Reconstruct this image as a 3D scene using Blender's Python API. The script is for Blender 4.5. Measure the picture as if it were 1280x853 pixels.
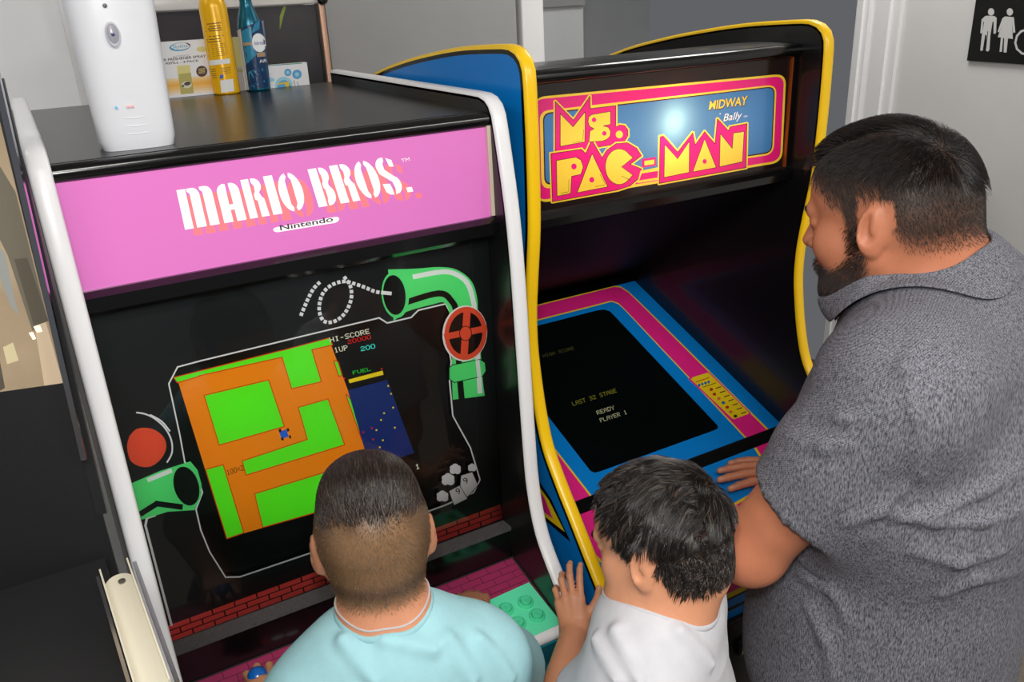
import bpy, bmesh, math, random
import numpy as np
from mathutils import Vector, Matrix
from mathutils.geometry import delaunay_2d_cdt
random.seed(7)
rng = np.random.default_rng(7)

# ------------------------------------------------------------------ camera
CAM_F = 1060.0
CAM_C = np.array([-0.019, -1.1694, 1.8043])
_yaw, _pit, _rol = 0.5006, 0.3918, -0.0508
_f = np.array([math.sin(_yaw)*math.cos(_pit), math.cos(_yaw)*math.cos(_pit), -math.sin(_pit)])
_r0 = np.array([math.cos(_yaw), -math.sin(_yaw), 0.0]); _u0 = np.cross(_r0, _f)
_r = math.cos(_rol)*_r0 + math.sin(_rol)*_u0
_u = -math.sin(_rol)*_r0 + math.cos(_rol)*_u0

scene = bpy.context.scene
for o in list(bpy.data.objects):
    bpy.data.objects.remove(o, do_unlink=True)
COL = scene.collection
cam_data = bpy.data.cameras.new('camera')
cam_data.sensor_fit = 'HORIZONTAL'; cam_data.sensor_width = 36.0
cam_data.lens = CAM_F/1280*36.0; cam_data.clip_start = 0.02
cam = bpy.data.objects.new('camera', cam_data); COL.objects.link(cam)
cam.matrix_world = Matrix(((_r[0], _u[0], -_f[0], CAM_C[0]), (_r[1], _u[1], -_f[1], CAM_C[1]),
                           (_r[2], _u[2], -_f[2], CAM_C[2]), (0, 0, 0, 1)))
scene.camera = cam

# ------------------------------------------------------------------ world, lights, exposure
scene.view_settings.view_transform = 'Standard'
scene.view_settings.look = 'None'
scene.view_settings.gamma = 1.0
scene.view_settings.use_curve_mapping = False
scene.view_settings.exposure = -0.75
world = bpy.data.worlds.new('world'); scene.world = world
world.use_nodes = True
world.node_tree.nodes['Background'].inputs[0].default_value = (0.9, 0.93, 1.0, 1)
world.node_tree.nodes['Background'].inputs[1].default_value = 0.22

def light(name, kind, loc, energy, color=(1, 1, 1), size=0.1, target=None, size_y=None, spot=None):
    d = bpy.data.lights.new(name, kind); d.energy = energy; d.color = color
    if kind == 'AREA':
        d.size = size
        if size_y: d.shape = 'RECTANGLE'; d.size_y = size_y
    else:
        d.shadow_soft_size = size
    if spot: d.spot_size = spot; d.spot_blend = 0.35
    o = bpy.data.objects.new(name, d); COL.objects.link(o); o.location = loc
    if target is not None:
        o.rotation_euler = (Vector(target)-Vector(loc)).to_track_quat('-Z', 'Y').to_euler()
    return o

flash_pos = CAM_C + 0.11*_u - 0.02*_r
light('camera_flash', 'SPOT', flash_pos, 36.0, (1.0, 0.985, 0.96), 0.03, CAM_C + 2*_f, spot=2.5)
light('ceiling_fill', 'AREA', (-0.3, -1.7, 2.66), 66.0, (1.0, 0.97, 0.92), 1.2, (-0.3, -1.7, 0), size_y=0.6)  # unseen fill, set behind the camera for frontal shading
light('ceiling_fill', 'AREA', (1.3, -2.1, 2.66), 52.0, (1.0, 0.97, 0.93), 1.2, (1.3, -2.1, 0), size_y=0.6)  # second unseen fill behind the camera, keeps shadows flash-like
light('hall_fill', 'AREA', (1.85, 0.45, 2.66), 24.0, (1.0, 0.97, 0.94), 0.5, (1.85, 0.45, 0), size_y=0.5)  # unseen fill added to brighten the right wall and its trim

light('back_fill', 'AREA', (-0.7, 0.45, 2.66), 12.0, (1.0, 0.98, 0.95), 0.5, (-0.7, 0.45, 0), size_y=0.5)  # unseen fill added to lift the white wall at the left

# ------------------------------------------------------------------ geometry of the view: a pixel becomes a point in the room
def ray(px, py): return _f + (px-640)/CAM_F*_r - (py-426.5)/CAM_F*_u
def at(px, py, depth): return CAM_C + ray(px, py)*depth
def on_x(px, py, x): d = ray(px, py); return CAM_C + d*(x-CAM_C[0])/d[0]
def on_y(px, py, y): d = ray(px, py); return CAM_C + d*(y-CAM_C[1])/d[1]
def on_z(px, py, z): d = ray(px, py); return CAM_C + d*(z-CAM_C[2])/d[2]

# ------------------------------------------------------------------ materials
def lin(c):
    return tuple((x/255/12.92 if x/255 <= 0.04045 else ((x/255+0.055)/1.055)**2.4) for x in c[:3])
MATS = {}
def mat(name, rgb, rough=0.5, metal=0.0, emit=0.0, coat=0.0, spec=0.5, noise=0.0, scale=40.0, bump=0.0, bscale=200.0, sss=0.0):
    if name in MATS: return MATS[name]
    m = bpy.data.materials.new(name); m.use_nodes = True
    nt = m.node_tree; b = nt.nodes['Principled BSDF']
    c = lin(rgb)
    b.inputs['Base Color'].default_value = (*c, 1); b.inputs['Roughness'].default_value = rough
    b.inputs['Metallic'].default_value = metal; b.inputs['Specular IOR Level'].default_value = spec
    b.inputs['Coat Weight'].default_value = coat; b.inputs['Coat Roughness'].default_value = 0.05
    if emit: b.inputs['Emission Color'].default_value = (*c, 1); b.inputs['Emission Strength'].default_value = emit
    if sss:
        b.inputs['Subsurface Weight'].default_value = sss
        b.inputs['Subsurface Radius'].default_value = (1.0, 0.35, 0.2); b.inputs['Subsurface Scale'].default_value = 0.006
    if noise or bump:
        tc = nt.nodes.new('ShaderNodeTexCoord')
    if noise:
        n = nt.nodes.new('ShaderNodeTexNoise'); n.inputs['Scale'].default_value = scale; n.inputs['Detail'].default_value = 4
        nt.links.new(tc.outputs['Object'], n.inputs['Vector'])
        r = nt.nodes.new('ShaderNodeValToRGB'); r.color_ramp.elements[0].position = 0.3; r.color_ramp.elements[1].position = 0.7
        r.color_ramp.elements[0].color = (*[x*(1-noise) for x in c], 1); r.color_ramp.elements[1].color = (*[min(1, x*(1+noise)) for x in c], 1)
        nt.links.new(n.outputs['Fac'], r.inputs['Fac']); nt.links.new(r.outputs['Color'], b.inputs['Base Color'])
    if bump:
        n2 = nt.nodes.new('ShaderNodeTexNoise'); n2.inputs['Scale'].default_value = bscale; n2.inputs['Detail'].default_value = 3
        nt.links.new(tc.outputs['Object'], n2.inputs['Vector'])
        bp = nt.nodes.new('ShaderNodeBump'); bp.inputs['Strength'].default_value = bump; bp.inputs['Distance'].default_value = 0.002
        nt.links.new(n2.outputs['Fac'], bp.inputs['Height']); nt.links.new(bp.outputs['Normal'], b.inputs['Normal'])
    MATS[name] = m
    return m

def translucent_mat(name, rgb, trans=None, gloss=0.06):
    """backlit sign sheet: ink that reflects light in front and lets the lamp behind shine through"""
    if name in MATS: return MATS[name]
    m = bpy.data.materials.new(name); m.use_nodes = True
    nt = m.node_tree; nt.nodes.remove(nt.nodes['Principled BSDF']); out = nt.nodes['Material Output']
    d = nt.nodes.new('ShaderNodeBsdfDiffuse'); t = nt.nodes.new('ShaderNodeBsdfTranslucent'); g = nt.nodes.new('ShaderNodeBsdfGlossy')
    d.inputs[0].default_value = (*lin(rgb), 1); t.inputs[0].default_value = (*lin(trans or rgb), 1)
    g.inputs['Roughness'].default_value = 0.12; g.inputs[0].default_value = (0.9, 0.9, 0.9, 1)
    m1 = nt.nodes.new('ShaderNodeMixShader'); m1.inputs[0].default_value = 0.35
    m2 = nt.nodes.new('ShaderNodeMixShader'); m2.inputs[0].default_value = gloss
    nt.links.new(d.outputs[0], m1.inputs[1]); nt.links.new(t.outputs[0], m1.inputs[2])
    nt.links.new(m1.outputs[0], m2.inputs[1]); nt.links.new(g.outputs[0], m2.inputs[2])
    nt.links.new(m2.outputs[0], out.inputs[0])
    MATS[name] = m
    return m

def glass_mat(name, tint=(1, 1, 1), refl=1.0):
    if name in MATS: return MATS[name]
    m = bpy.data.materials.new(name); m.use_nodes = True
    nt = m.node_tree; nt.nodes.remove(nt.nodes['Principled BSDF']); out = nt.nodes['Material Output']
    t = nt.nodes.new('ShaderNodeBsdfTransparent'); t.inputs[0].default_value = (*tint, 1)
    g = nt.nodes.new('ShaderNodeBsdfGlossy'); g.inputs['Roughness'].default_value = 0.03
    fr = nt.nodes.new('ShaderNodeFresnel'); fr.inputs[0].default_value = 1.45
    mu = nt.nodes.new('ShaderNodeMath'); mu.operation = 'MULTIPLY'; mu.inputs[1].default_value = refl
    mx = nt.nodes.new('ShaderNodeMixShader')
    nt.links.new(fr.outputs[0], mu.inputs[0]); nt.links.new(mu.outputs[0], mx.inputs[0])
    nt.links.new(t.outputs[0], mx.inputs[1]); nt.links.new(g.outputs[0], mx.inputs[2]); nt.links.new(mx.outputs[0], out.inputs[0])
    MATS[name] = m
    return m

# ------------------------------------------------------------------ object helpers
def link(name, me, parent=None, smooth=False):
    o = bpy.data.objects.new(name, me); COL.objects.link(o)
    if parent is not None:
        o.parent = parent; o.matrix_parent_inverse = parent.matrix_world.inverted()
    if smooth:
        me.shade_smooth()
    return o
def thing(name, label, cat, loc, group=None):
    o = bpy.data.objects.new(name, None); COL.objects.link(o)
    o.location = loc; o.empty_display_size = 0.05
    o.matrix_world = Matrix.Translation(Vector(loc))
    o['label'] = label; o['category'] = cat
    if group: o['group'] = group
    return o
def from_lists(name, verts, faces, mats, midx=None, parent=None, smooth=False):
    me = bpy.data.meshes.new(name)
    me.from_pydata([tuple(map(float, v)) for v in verts], [], faces)
    for m in (mats if isinstance(mats, (list, tuple)) else [mats]): me.materials.append(m)
    if midx is not None: me.polygons.foreach_set('material_index', midx)
    me.update()
    return link(name, me, parent, smooth)
def from_bm(name, bm, m, parent=None, smooth=False, recalc=True):
    if recalc: bmesh.ops.recalc_face_normals(bm, faces=bm.faces[:])
    me = bpy.data.meshes.new(name); bm.to_mesh(me); bm.free()
    for k in (m if isinstance(m, (list, tuple)) else [m]): me.materials.append(k)
    o = link(name, me, parent)
    if smooth:
        me.shade_smooth()
        try: me.set_sharp_from_angle(angle=math.radians(40))
        except Exception: pass
    return o
def bm_box(bm, lo, hi, bevel=0.0, M=None):
    vs = [bm.verts.new((x, y, z)) for x in (lo[0], hi[0]) for y in (lo[1], hi[1]) for z in (lo[2], hi[2])]
    fs = [bm.faces.new([vs[i] for i in q]) for q in ((0, 1, 3, 2), (4, 6, 7, 5), (0, 4, 5, 1), (2, 3, 7, 6), (0, 2, 6, 4), (1, 5, 7, 3))]
    if bevel:
        es = list({e for f in fs for e in f.edges})
        r = bmesh.ops.bevel(bm, geom=es, offset=bevel, segments=3, profile=0.5, affect='EDGES')
        vs = list({v for f in r['faces'] for v in f.verts} | {v for v in vs if v.is_valid})
    if M is not None: bmesh.ops.transform(bm, matrix=M, verts=[v for v in vs if v.is_valid])
    return bm
def box(name, lo, hi, m, parent=None, bevel=0.0, M=None):
    bm = bmesh.new(); bm_box(bm, lo, hi, bevel, M)
    return from_bm(name, bm, m, parent, smooth=bevel > 0)
def bm_prism(bm, prof, x0, x1):
    """outline in (y, z) extruded along x"""
    a = [bm.verts.new((x0, y, z)) for y, z in prof]; b = [bm.verts.new((x1, y, z)) for y, z in prof]
    bm.faces.new(a); bm.faces.new(b[::-1])
    n = len(prof)
    for i in range(n): bm.faces.new((a[i], a[(i+1) % n], b[(i+1) % n], b[i]))
def prism(name, prof, x0, x1, m, parent=None):
    bm = bmesh.new(); bm_prism(bm, prof, x0, x1)
    return from_bm(name, bm, m, parent)
def lathe(bm, prof, M=None, seg=32, cap=True):
    rings = []
    for r, z in prof:
        rings.append([bm.verts.new((r*math.cos(2*math.pi*i/seg), r*math.sin(2*math.pi*i/seg), z)) for i in range(seg)])
    for a, b in zip(rings[:-1], rings[1:]):
        for i in range(seg): bm.faces.new((a[i], a[(i+1) % seg], b[(i+1) % seg], b[i]))
    if cap:
        bm.faces.new(rings[0][::-1]); bm.faces.new(rings[-1])
    if M is not None: bmesh.ops.transform(bm, matrix=M, verts=[v for r in rings for v in r])
def bm_tube(bm, pts, rad, seg=10, closed=False):
    pts = [Vector(p) for p in pts]; n = len(pts); rings = []
    for i, p in enumerate(pts):
        if closed: t = pts[(i+1) % n]-pts[i-1]
        else: t = pts[min(i+1, n-1)]-pts[max(i-1, 0)]
        t.normalize(); a = t.orthogonal() if i == 0 else (prev - t*prev.dot(t))
        a.normalize(); prev = a; b = t.cross(a)
        rr = rad[i] if isinstance(rad, (list, tuple)) else rad
        rings.append([bm.verts.new(p + rr*(math.cos(2*math.pi*k/seg)*a + math.sin(2*math.pi*k/seg)*b)) for k in range(seg)])
    for i in range(n if closed else n-1):
        A, B = rings[i], rings[(i+1) % n]
        for k in range(seg): bm.faces.new((A[k], A[(k+1) % seg], B[(k+1) % seg], B[k]))
    if not closed: bm.faces.new(rings[0][::-1]); bm.faces.new(rings[-1])
def tube(name, pts, rad, m, parent=None, seg=10, closed=False):
    bm = bmesh.new(); bm_tube(bm, pts, rad, seg, closed)
    return from_bm(name, bm, m, parent, smooth=True)
def smooth_poly(pts, n=6):
    """Catmull-Rom through 2-D points"""
    P = [np.array(p, float) for p in pts]; out = []
    for i in range(len(P)-1):
        p0, p1, p2, p3 = P[max(i-1, 0)], P[i], P[i+1], P[min(i+2, len(P)-1)]
        for k in range(n):
            t = k/n
            out.append(tuple(0.5*((2*p1)+(-p0+p2)*t+(2*p0-5*p1+4*p2-p3)*t*t+(-p0+3*p1-3*p2+p3)*t**3)))
    out.append(tuple(P[-1])); return out
def edging(name, prof, x0, x1, m, parent, proud=0.006, inner=0.004):
    """T-moulding: a rounded strip that follows an open (y, z) outline"""
    P = [np.array(p, float) for p in prof]; n = len(P); rows = []
    xs = np.array([0, .04, .12, .3, .5, .7, .88, .96, 1])
    for i in range(n):
        t = P[min(i+1, n-1)]-P[max(i-1, 0)]; t /= np.linalg.norm(t); nn = np.array([t[1], -t[0]])
        row = [(x0, *(P[i]-nn*inner))]
        for s in xs: row.append((x0+(x1-x0)*s, *(P[i]+nn*(proud*(1-abs(2*s-1)**6.0)))))
        row.append((x1, *(P[i]-nn*inner))); rows.append(row)
    k = len(rows[0]); verts = [v for r in rows for v in r]; faces = []
    for i in range(n-1):
        for j in range(k):
            faces.append((i*k+j, i*k+(j+1) % k, (i+1)*k+(j+1) % k, (i+1)*k+j))
    bm = bmesh.new(); vs = [bm.verts.new(v) for v in verts]
    for f in faces: bm.faces.new([vs[q] for q in f])
    bm.faces.new(vs[:k]); bm.faces.new(vs[-k:])
    return from_bm(name, bm, m, parent, smooth=True)

# ------------------------------------------------------------------ flat printed sheets: a planar arrangement of coloured regions
class Sheet:
    def __init__(s, P0, U, V):
        s.P0 = np.array(P0, float); s.U = np.array(U, float); s.U /= np.linalg.norm(s.U)
        V = np.array(V, float); V -= s.U*(V@s.U); s.V = V/np.linalg.norm(V); s.N = np.cross(s.U, s.V); s.polys = []
    def uv(s, px, py):
        d = ray(px, py); p = CAM_C + d*(((s.P0-CAM_C)@s.N)/(d@s.N)); q = p-s.P0
        return (q@s.U, q@s.V)
    def px(s, pts, key, T=None):
        """polygon given in photograph pixels (or in a zoom of it: T = x0, y0, scale)"""
        if T: pts = [(T[0]+x/T[2], T[1]+y/T[2]) for x, y in pts]
        s.add([s.uv(*p) for p in pts], key)
    def add(s, uv, key):
        P = [(a*1000, b*1000) for a, b in uv]
        ar = sum(P[i-1][0]*P[i][1]-P[i][0]*P[i-1][1] for i in range(len(P)))
        if abs(ar) < 1e-5: return
        s.polys.append((P if ar > 0 else P[::-1], key))
    def stroke(s, pts, w, key, T=None, closed=False):
        """w in photograph pixels"""
        if T: pts = [(T[0]+x/T[2], T[1]+y/T[2]) for x, y in pts]
        if closed: pts = list(pts)+[pts[0]]
        for k, (a, b) in enumerate(zip(pts[:-1], pts[1:])):
            a = np.array(a, float); b = np.array(b, float); d = b-a; L = np.linalg.norm(d)
            if L < 1e-6: continue
            d /= L; n = np.array([-d[1], d[0]])*w/2; e = d*w*0.35
            s.px([a-e-n, b+e-n, b+e+n, a-e+n], key)
    def disc(s, c, rx, ry, key, T=None, n=28, rot=0.0):
        cr, sr = math.cos(rot), math.sin(rot)
        s.px([(c[0]+rx*math.cos(t)*cr-ry*math.sin(t)*sr, c[1]+rx*math.cos(t)*sr+ry*math.sin(t)*cr) for t in np.linspace(0, 2*math.pi, n, endpoint=False)], key, T)
    def text(s, tris, O, X, Y, key, T=None):
        """font triangles placed at pixel O with pixel axes X (advance of 1 em) and Y (1 em up)"""
        for tri in tris:
            s.px([(O[0]+X[0]*a+Y[0]*b, O[1]+X[1]*a+Y[1]*b) for a, b in tri], key, T)
    def build(s, name, mats, parent, lift=0.0):
        vs, fs = [], []
        for poly, _ in s.polys:
            i0 = len(vs); vs += [Vector(p) for p in poly]; fs.append(list(range(i0, i0+len(poly))))
        V, E, F, ov, oe, of = delaunay_2d_cdt(vs, [], fs, 1, 1e-4)
        keys = list(mats); faces, mi = [], []
        for f, src in zip(F, of):
            if not src or 0 not in src: continue
            key = s.polys[max(src)][1]
            if key is None: continue
            faces.append(tuple(f)); mi.append(keys.index(key))
        P = [s.P0 + s.U*(v[0]/1000) + s.V*(v[1]/1000) + s.N*lift for v in V]
        used = sorted({i for f in faces for i in f}); rm = {a: b for b, a in enumerate(used)}
        faces2 = []
        for f in faces:
            a, b, c = (np.array(V[f[0]]), np.array(V[f[1]]), np.array(V[f[2]]))
            cr = (b[0]-a[0])*(c[1]-a[1])-(b[1]-a[1])*(c[0]-a[0])
            g = [rm[i] for i in f]
            faces2.append(tuple(g if cr > 0 else g[::-1]))
        return from_lists(name, [P[i] for i in used], faces2, [mats[k] for k in keys], mi, parent)

_fontcache = {}
def font_tris(txt, offset=0.0):
    """triangles of a line of text in em units, baseline at 0, starting at x = 0; also its width"""
    if (txt, offset) in _fontcache: return _fontcache[(txt, offset)]
    cu = bpy.data.curves.new('lettering', 'FONT'); cu.body = txt; cu.size = 1.0; cu.resolution_u = 3; cu.offset = offset
    o = bpy.data.objects.new('lettering', cu); COL.objects.link(o)
    dg = bpy.context.evaluated_depsgraph_get(); me = o.evaluated_get(dg).to_mesh()
    me.calc_loop_triangles()
    co = [v.co for v in me.vertices]
    tris = [[(co[i].x, co[i].y) for i in t.vertices] for t in me.loop_triangles]
    xs = [p[0] for t in tris for p in t]; x0 = min(xs); w = max(xs)-x0
    tris = [[(a-x0, b) for a, b in t] for t in tris]
    bpy.data.objects.remove(o, do_unlink=True); bpy.data.curves.remove(cu)
    _fontcache[(txt, offset)] = (tris, w)
    return tris, w
def line_text(sheet, txt, p0, p1, h, key, T=None, offset=0.0, shear=0.0, up=None, base=None):
    """text whose baseline runs from p0 to p1 (pixels) with cap height h"""
    tris, w = font_tris(txt, offset)
    if base is not None:      # a fatter outline under the same letters
        wb = font_tris(txt, base)[1]; sh = (w-wb)/2; w = wb; tris = [[(a-sh, b) for a, b in t] for t in tris]
    X = ((p1[0]-p0[0])/w, (p1[1]-p0[1])/w)
    if up is None:
        L = math.hypot(*X); n = (X[1]/L, -X[0]/L)
    else:
        L = math.hypot(*up); n = (up[0]/L, up[1]/L)
    k = h/0.72
    Y = (n[0]*k + X[0]*shear, n[1]*k + X[1]*shear)
    sheet.text(tris, p0, X, Y, key, T)

PIX = {'A': '01110 10001 10001 11111 10001 10001 10001', 'B': '11110 10001 11110 10001 10001 10001 11110', 'C': '01110 10001 10000 10000 10000 10001 01110',
 'D': '11110 10001 10001 10001 10001 10001 11110', 'E': '11111 10000 10000 11110 10000 10000 11111', 'F': '11111 10000 10000 11110 10000 10000 10000',
 'G': '01110 10001 10000 10111 10001 10001 01111', 'H': '10001 10001 10001 11111 10001 10001 10001', 'I': '01110 00100 00100 00100 00100 00100 01110',
 'L': '10000 10000 10000 10000 10000 10000 11111', 'O': '01110 10001 10001 10001 10001 10001 01110', 'P': '11110 10001 10001 11110 10000 10000 10000',
 'R': '11110 10001 10001 11110 10100 10010 10001', 'S': '01111 10000 10000 01110 00001 00001 11110', 'T': '11111 00100 00100 00100 00100 00100 00100',
 'U': '10001 10001 10001 10001 10001 10001 01110', 'Y': '10001 10001 01010 00100 00100 00100 00100', '0': '01110 10001 10001 10001 10001 10001 01110',
 '1': '00100 01100 00100 00100 00100 00100 01110', '2': '01110 10001 00001 00110 01000 10000 11111', '3': '11110 00001 00001 01110 00001 00001 11110',
 '-': '00000 00000 00000 01110 00000 00000 00000', 'x': '00000 10001 01010 00100 01010 10001 00000', ' ': '00000 00000 00000 00000 00000 00000 00000'}
def pix_text(sheet, txt, p0, p1, up, key, T=None):
    """8-bit lettering; p0..p1 baseline in pixels, up = pixel vector of the cap height"""
    p0 = np.array(p0, float); X = (np.array(p1, float)-p0)/(len(txt)*6-1); Y = np.array(up, float)/7
    for i, ch in enumerate(txt):
        rows = PIX[ch].split()
        for r, row in enumerate(rows):
            c = 0
            while c < 5:
                if row[c] == '1':
                    e = c
                    while e < 5 and row[e] == '1': e += 1
                    a = p0 + X*(i*6+c) + Y*(6-r); b = p0 + X*(i*6+e) + Y*(6-r)
                    sheet.px([a, b, b+Y, a+Y], key, T); c = e
                else: c += 1

# ================================================================== the room
m_wall = mat('wall_paint', (166, 168, 169), 0.7, noise=0.02, scale=8, bump=0.05, bscale=60)
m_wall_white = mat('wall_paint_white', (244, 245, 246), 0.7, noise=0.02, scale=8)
m_trim = mat('trim_paint', (236, 236, 236), 0.45)
m_door = mat('door_paint', (158, 158, 157), 0.5, noise=0.02, scale=5)
def structure(o): o['kind'] = 'structure'; return o
structure(box('floor', (-3, -3.2, -0.1), (3.2, 3.1, 0.0), mat('floor_concrete', (120, 112, 100), 0.35, noise=0.15, scale=3)))
structure(box('ceiling', (-3, -3.2, 2.7), (3.2, 3.1, 2.8), mat('ceiling_paint', (215, 215, 212), 0.8, noise=0.02)))
YB = 1.36
structure(box('wall_back', (-3, YB, 0), (1.70, YB+0.1, 2.7), m_wall))
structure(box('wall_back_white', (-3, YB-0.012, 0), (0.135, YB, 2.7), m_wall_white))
structure(box('wall_hall', (1.6, 2.9, 0), (3.2, 3.0, 2.7), mat('wall_paint_hall', (206, 208, 208), 0.7, noise=0.02, scale=8)))
structure(box('wall_hall_side', (1.66, YB+0.1, 0), (1.70, 2.9, 2.7), m_wall))
# right wall, turned about ten degrees; its own trim where it ends at the hall opening
wr0 = np.array([2.355, 0.765]); wdir = np.array([math.sin(math.radians(9.8)), math.cos(math.radians(9.8))]); wn = np.array([wdir[1], -wdir[0]])
def wall_pt(s, off, z): q = wr0 - wdir*s - wn*off; return np.array([q[0], q[1], z])
def wall_slab(name, s0, s1, o0, o1, z0, z1, m):
    v = [wall_pt(s, o, z) for s in (s0, s1) for o in (o0, o1) for z in (z0, z1)]
    bm = bmesh.new(); vs = [bm.verts.new(p) for p in v]
    for q in ((0, 1, 3, 2), (4, 6, 7, 5), (0, 4, 5, 1), (2, 3, 7, 6), (0, 2, 6, 4), (1, 5, 7, 3)): bm.faces.new([vs[i] for i in q])
    return structure(from_bm(name, bm, m))
wall_slab('wall_right', 0.15, 4.0, -0.10, 0.0, 0, 2.7, mat('wall_paint_right', (214, 214, 212), 0.7, noise=0.02, scale=8, bump=0.05, bscale=60))
bm = bmesh.new()
for s0, s1, o in ((0.0, 0.17, 0.012), (0.0, 0.055, 0.026), (0.012, 0.036, 0.034), (0.075, 0.135, 0.020)):
    v = [wall_pt(s, oo, z) for s in (s0, s1) for oo in (-0.11, o) for z in (0, 2.69)]
    vs = [bm.verts.new(p) for p in v]
    for q in ((0, 1, 3, 2), (4, 6, 7, 5), (0, 4, 5, 1), (2, 3, 7, 6), (0, 2, 6, 4), (1, 5, 7, 3)): bm.faces.new([vs[i] for i in q])
structure(from_bm('trim_1', bm, m_trim))
structure(box('trim_2', (0.128, YB-0.03, 0), (0.345, YB, 2.69), m_trim))
structure(box('door_1', (0.80, YB-0.035, 0.01), (1.42, YB, 2.30), m_door))
structure(box('trim_3', (1.432, YB-0.05, 0), (1.515, YB, 2.69), m_trim, bevel=0.006))
structure(box('trim_4', (0.745, YB-0.025, 0), (0.79, YB, 2.69), m_wall_white))
structure(box('baseboard_back', (1.515, YB-0.015, 0), (1.70, YB, 0.1), m_trim))
box_dark = structure(box('upper_panel', (1.50, YB-0.012, 1.748), (1.70, YB-0.001, 2.05), mat('panel_grey', (120, 120, 122), 0.6)))  # small grey panel high on the back wall

# restroom sign on the right wall
def sign():
    d = ray(1211, 75.5); # bottom left corner on the wall plane
    def hit(px, py):
        d = ray(px, py); P = np.array([wr0[0], wr0[1], 0]); N = np.array([wn[0], wn[1], 0]); return CAM_C + d*(((P-CAM_C)@N)/(d@N))
    bl = hit(1211, 75.5); tl = hit(1222, 0); U = np.array([-wdir[0], -wdir[1], 0])
    S = Sheet(bl - np.array([wn[0], wn[1], 0])*0.007, U, (0, 0, 1))
    t = thing('restroom_sign', 'black restroom sign with white man, woman and wheelchair figures on grey wall', 'sign', bl)
    W, H = 0.225, 0.225
    S.add([(0, 0), (W, 0), (W, H), (0, H)], 'black')
    Z = (1000, 0, 4.571)
    w = 'white'
    # man
    S.disc((1092, 68), 18, 21, w, Z)
    S.px([(1058, 92), (1070, 90), (1112, 92), (1124, 102), (1120, 190), (1106, 194), (1106, 125), (1100, 124), (1088, 200), (1082, 285), (1074, 295), (1062, 290), (1066, 200), (1058, 200), (1044, 288), (1032, 292), (1030, 282), (1040, 195), (1052, 125), (1047, 124), (1042, 190), (1030, 190), (1038, 110)], w, Z)
    S.stroke([(1073, 180), (1060, 292)], 0.9, 'black', Z)
    # woman
    S.disc((1199, 68), 18, 21, w, Z)
    S.px([(1170, 94), (1222, 98), (1230, 185), (1218, 188), (1212, 130), (1216, 222), (1188, 220), (1180, 300), (1164, 300), (1166, 218), (1160, 217), (1154, 296), (1140, 296), (1148, 215), (1130, 212), (1156, 140), (1138, 186), (1129, 180), (1156, 105)], w, Z)
    # wheelchair figure
    S.disc((1318, 70), 17, 20, w, Z)
    S.stroke([(1312, 100), (1304, 190), (1360, 196), (1392, 280)], 4.0, w, Z)
    S.stroke([(1308, 135), (1352, 140)], 3.4, w, Z)
    S.stroke([(1290, 170), (1262, 180), (1240, 205), (1230, 245), (1240, 280), (1268, 305), (1300, 312), (1332, 302), (1354, 280), (1364, 262)], 2.6, w, Z)
    S.build('sign_face', {'black': mat('sign_black', (8, 8, 8), 0.35), 'white': mat('sign_white', (205, 205, 203), 0.5)}, t)
    bm = bmesh.new(); n3 = np.array([wn[0], wn[1], 0])
    v = [bl + U*a + np.array([0, 0, 1])*b - n3*c for a in (0, W) for b in (0, H) for c in (0.0, 0.0068)]
    vs = [bm.verts.new(p) for p in v]
    for q in ((0, 1, 3, 2), (4, 6, 7, 5), (0, 4, 5, 1), (2, 3, 7, 6), (0, 2, 6, 4), (1, 5, 7, 3)): bm.faces.new([vs[i] for i in q])
    from_bm('sign_plate', bm, MATS['sign_black'], t)
sign()

# ================================================================== shared cabinet materials
m_black = mat('black_laminate', (14, 14, 15), 0.35, coat=0.2)
m_blackgloss = mat('black_gloss', (8, 8, 9), 0.18, coat=0.3)
m_blacksatin = mat('black_satin_top', (20, 20, 21), 0.27)
m_inner = mat('cabinet_inside_black', (10, 10, 11), 0.45)
m_white_edge = mat('white_edging', (238, 238, 240), 0.3)
m_yellow_edge = mat('yellow_edging', (255, 206, 20), 0.3)
m_chrome = mat('chrome', (200, 200, 205), 0.15, metal=1.0)
m_greyfoam = mat('grey_foam', (72, 70, 70), 0.9, noise=0.3, scale=300)
clear = glass_mat('clear_glass', (0.97, 0.98, 0.98), 1.0)

# ================================================================== arcade cabinet with the pink marquee
W = 0.60; EDGE = 0.026
cab = thing('arcade_cabinet', 'black arcade cabinet with white edging, a pink backlit marquee and an orange and green game', 'arcade cabinet', (W/2, 0.3, 0), 'upright arcade cabinets')
front = [(0.735, 1.655), (0.06, 1.6555), (0.03, 1.655)] + [(0.012, 1.651), (0.0, 1.643), (-0.008, 1.630)] + \
        smooth_poly([(-0.014, 1.605), (-0.034, 1.50), (-0.044, 1.40), (-0.050, 1.25), (-0.056, 1.10), (-0.064, 1.0), (-0.088, 0.918), (-0.135, 0.857), (-0.185, 0.80), (-0.204, 0.765), (-0.203, 0.735), (-0.185, 0.705)], 4) + [(-0.14, 0.66), (-0.14, 0.02)]
side = front + [(0.735, 0.02)]
for x0, x1, c in ((-EDGE, 0.0, (30, 30, 32)), (W, W+EDGE, (20, 118, 140))):
    p = prism('side_panel', side, x0, x1, [m_black], cab)
    edging('edge_strip', front, x0, x1, m_white_edge, p)
box('back_panel', (0, 0.715, 0.02), (W, 0.735, 1.62), m_inner, cab)
box('top_panel', (0, 0.012, 1.618), (W, 0.735, 1.636), m_blacksatin, cab)
tube('top_roll', [(0.0, 0.006, 1.624), (W, 0.006, 1.624)], 0.0115, m_blackgloss, cab, seg=20)
prism('bezel_retainer', [(0.03, 1.474), (-0.004, 1.474), (-0.016, 1.468), (-0.016, 1.449), (-0.006, 1.441), (0.03, 1.441)], 0, W, m_blackgloss, cab)
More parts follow.
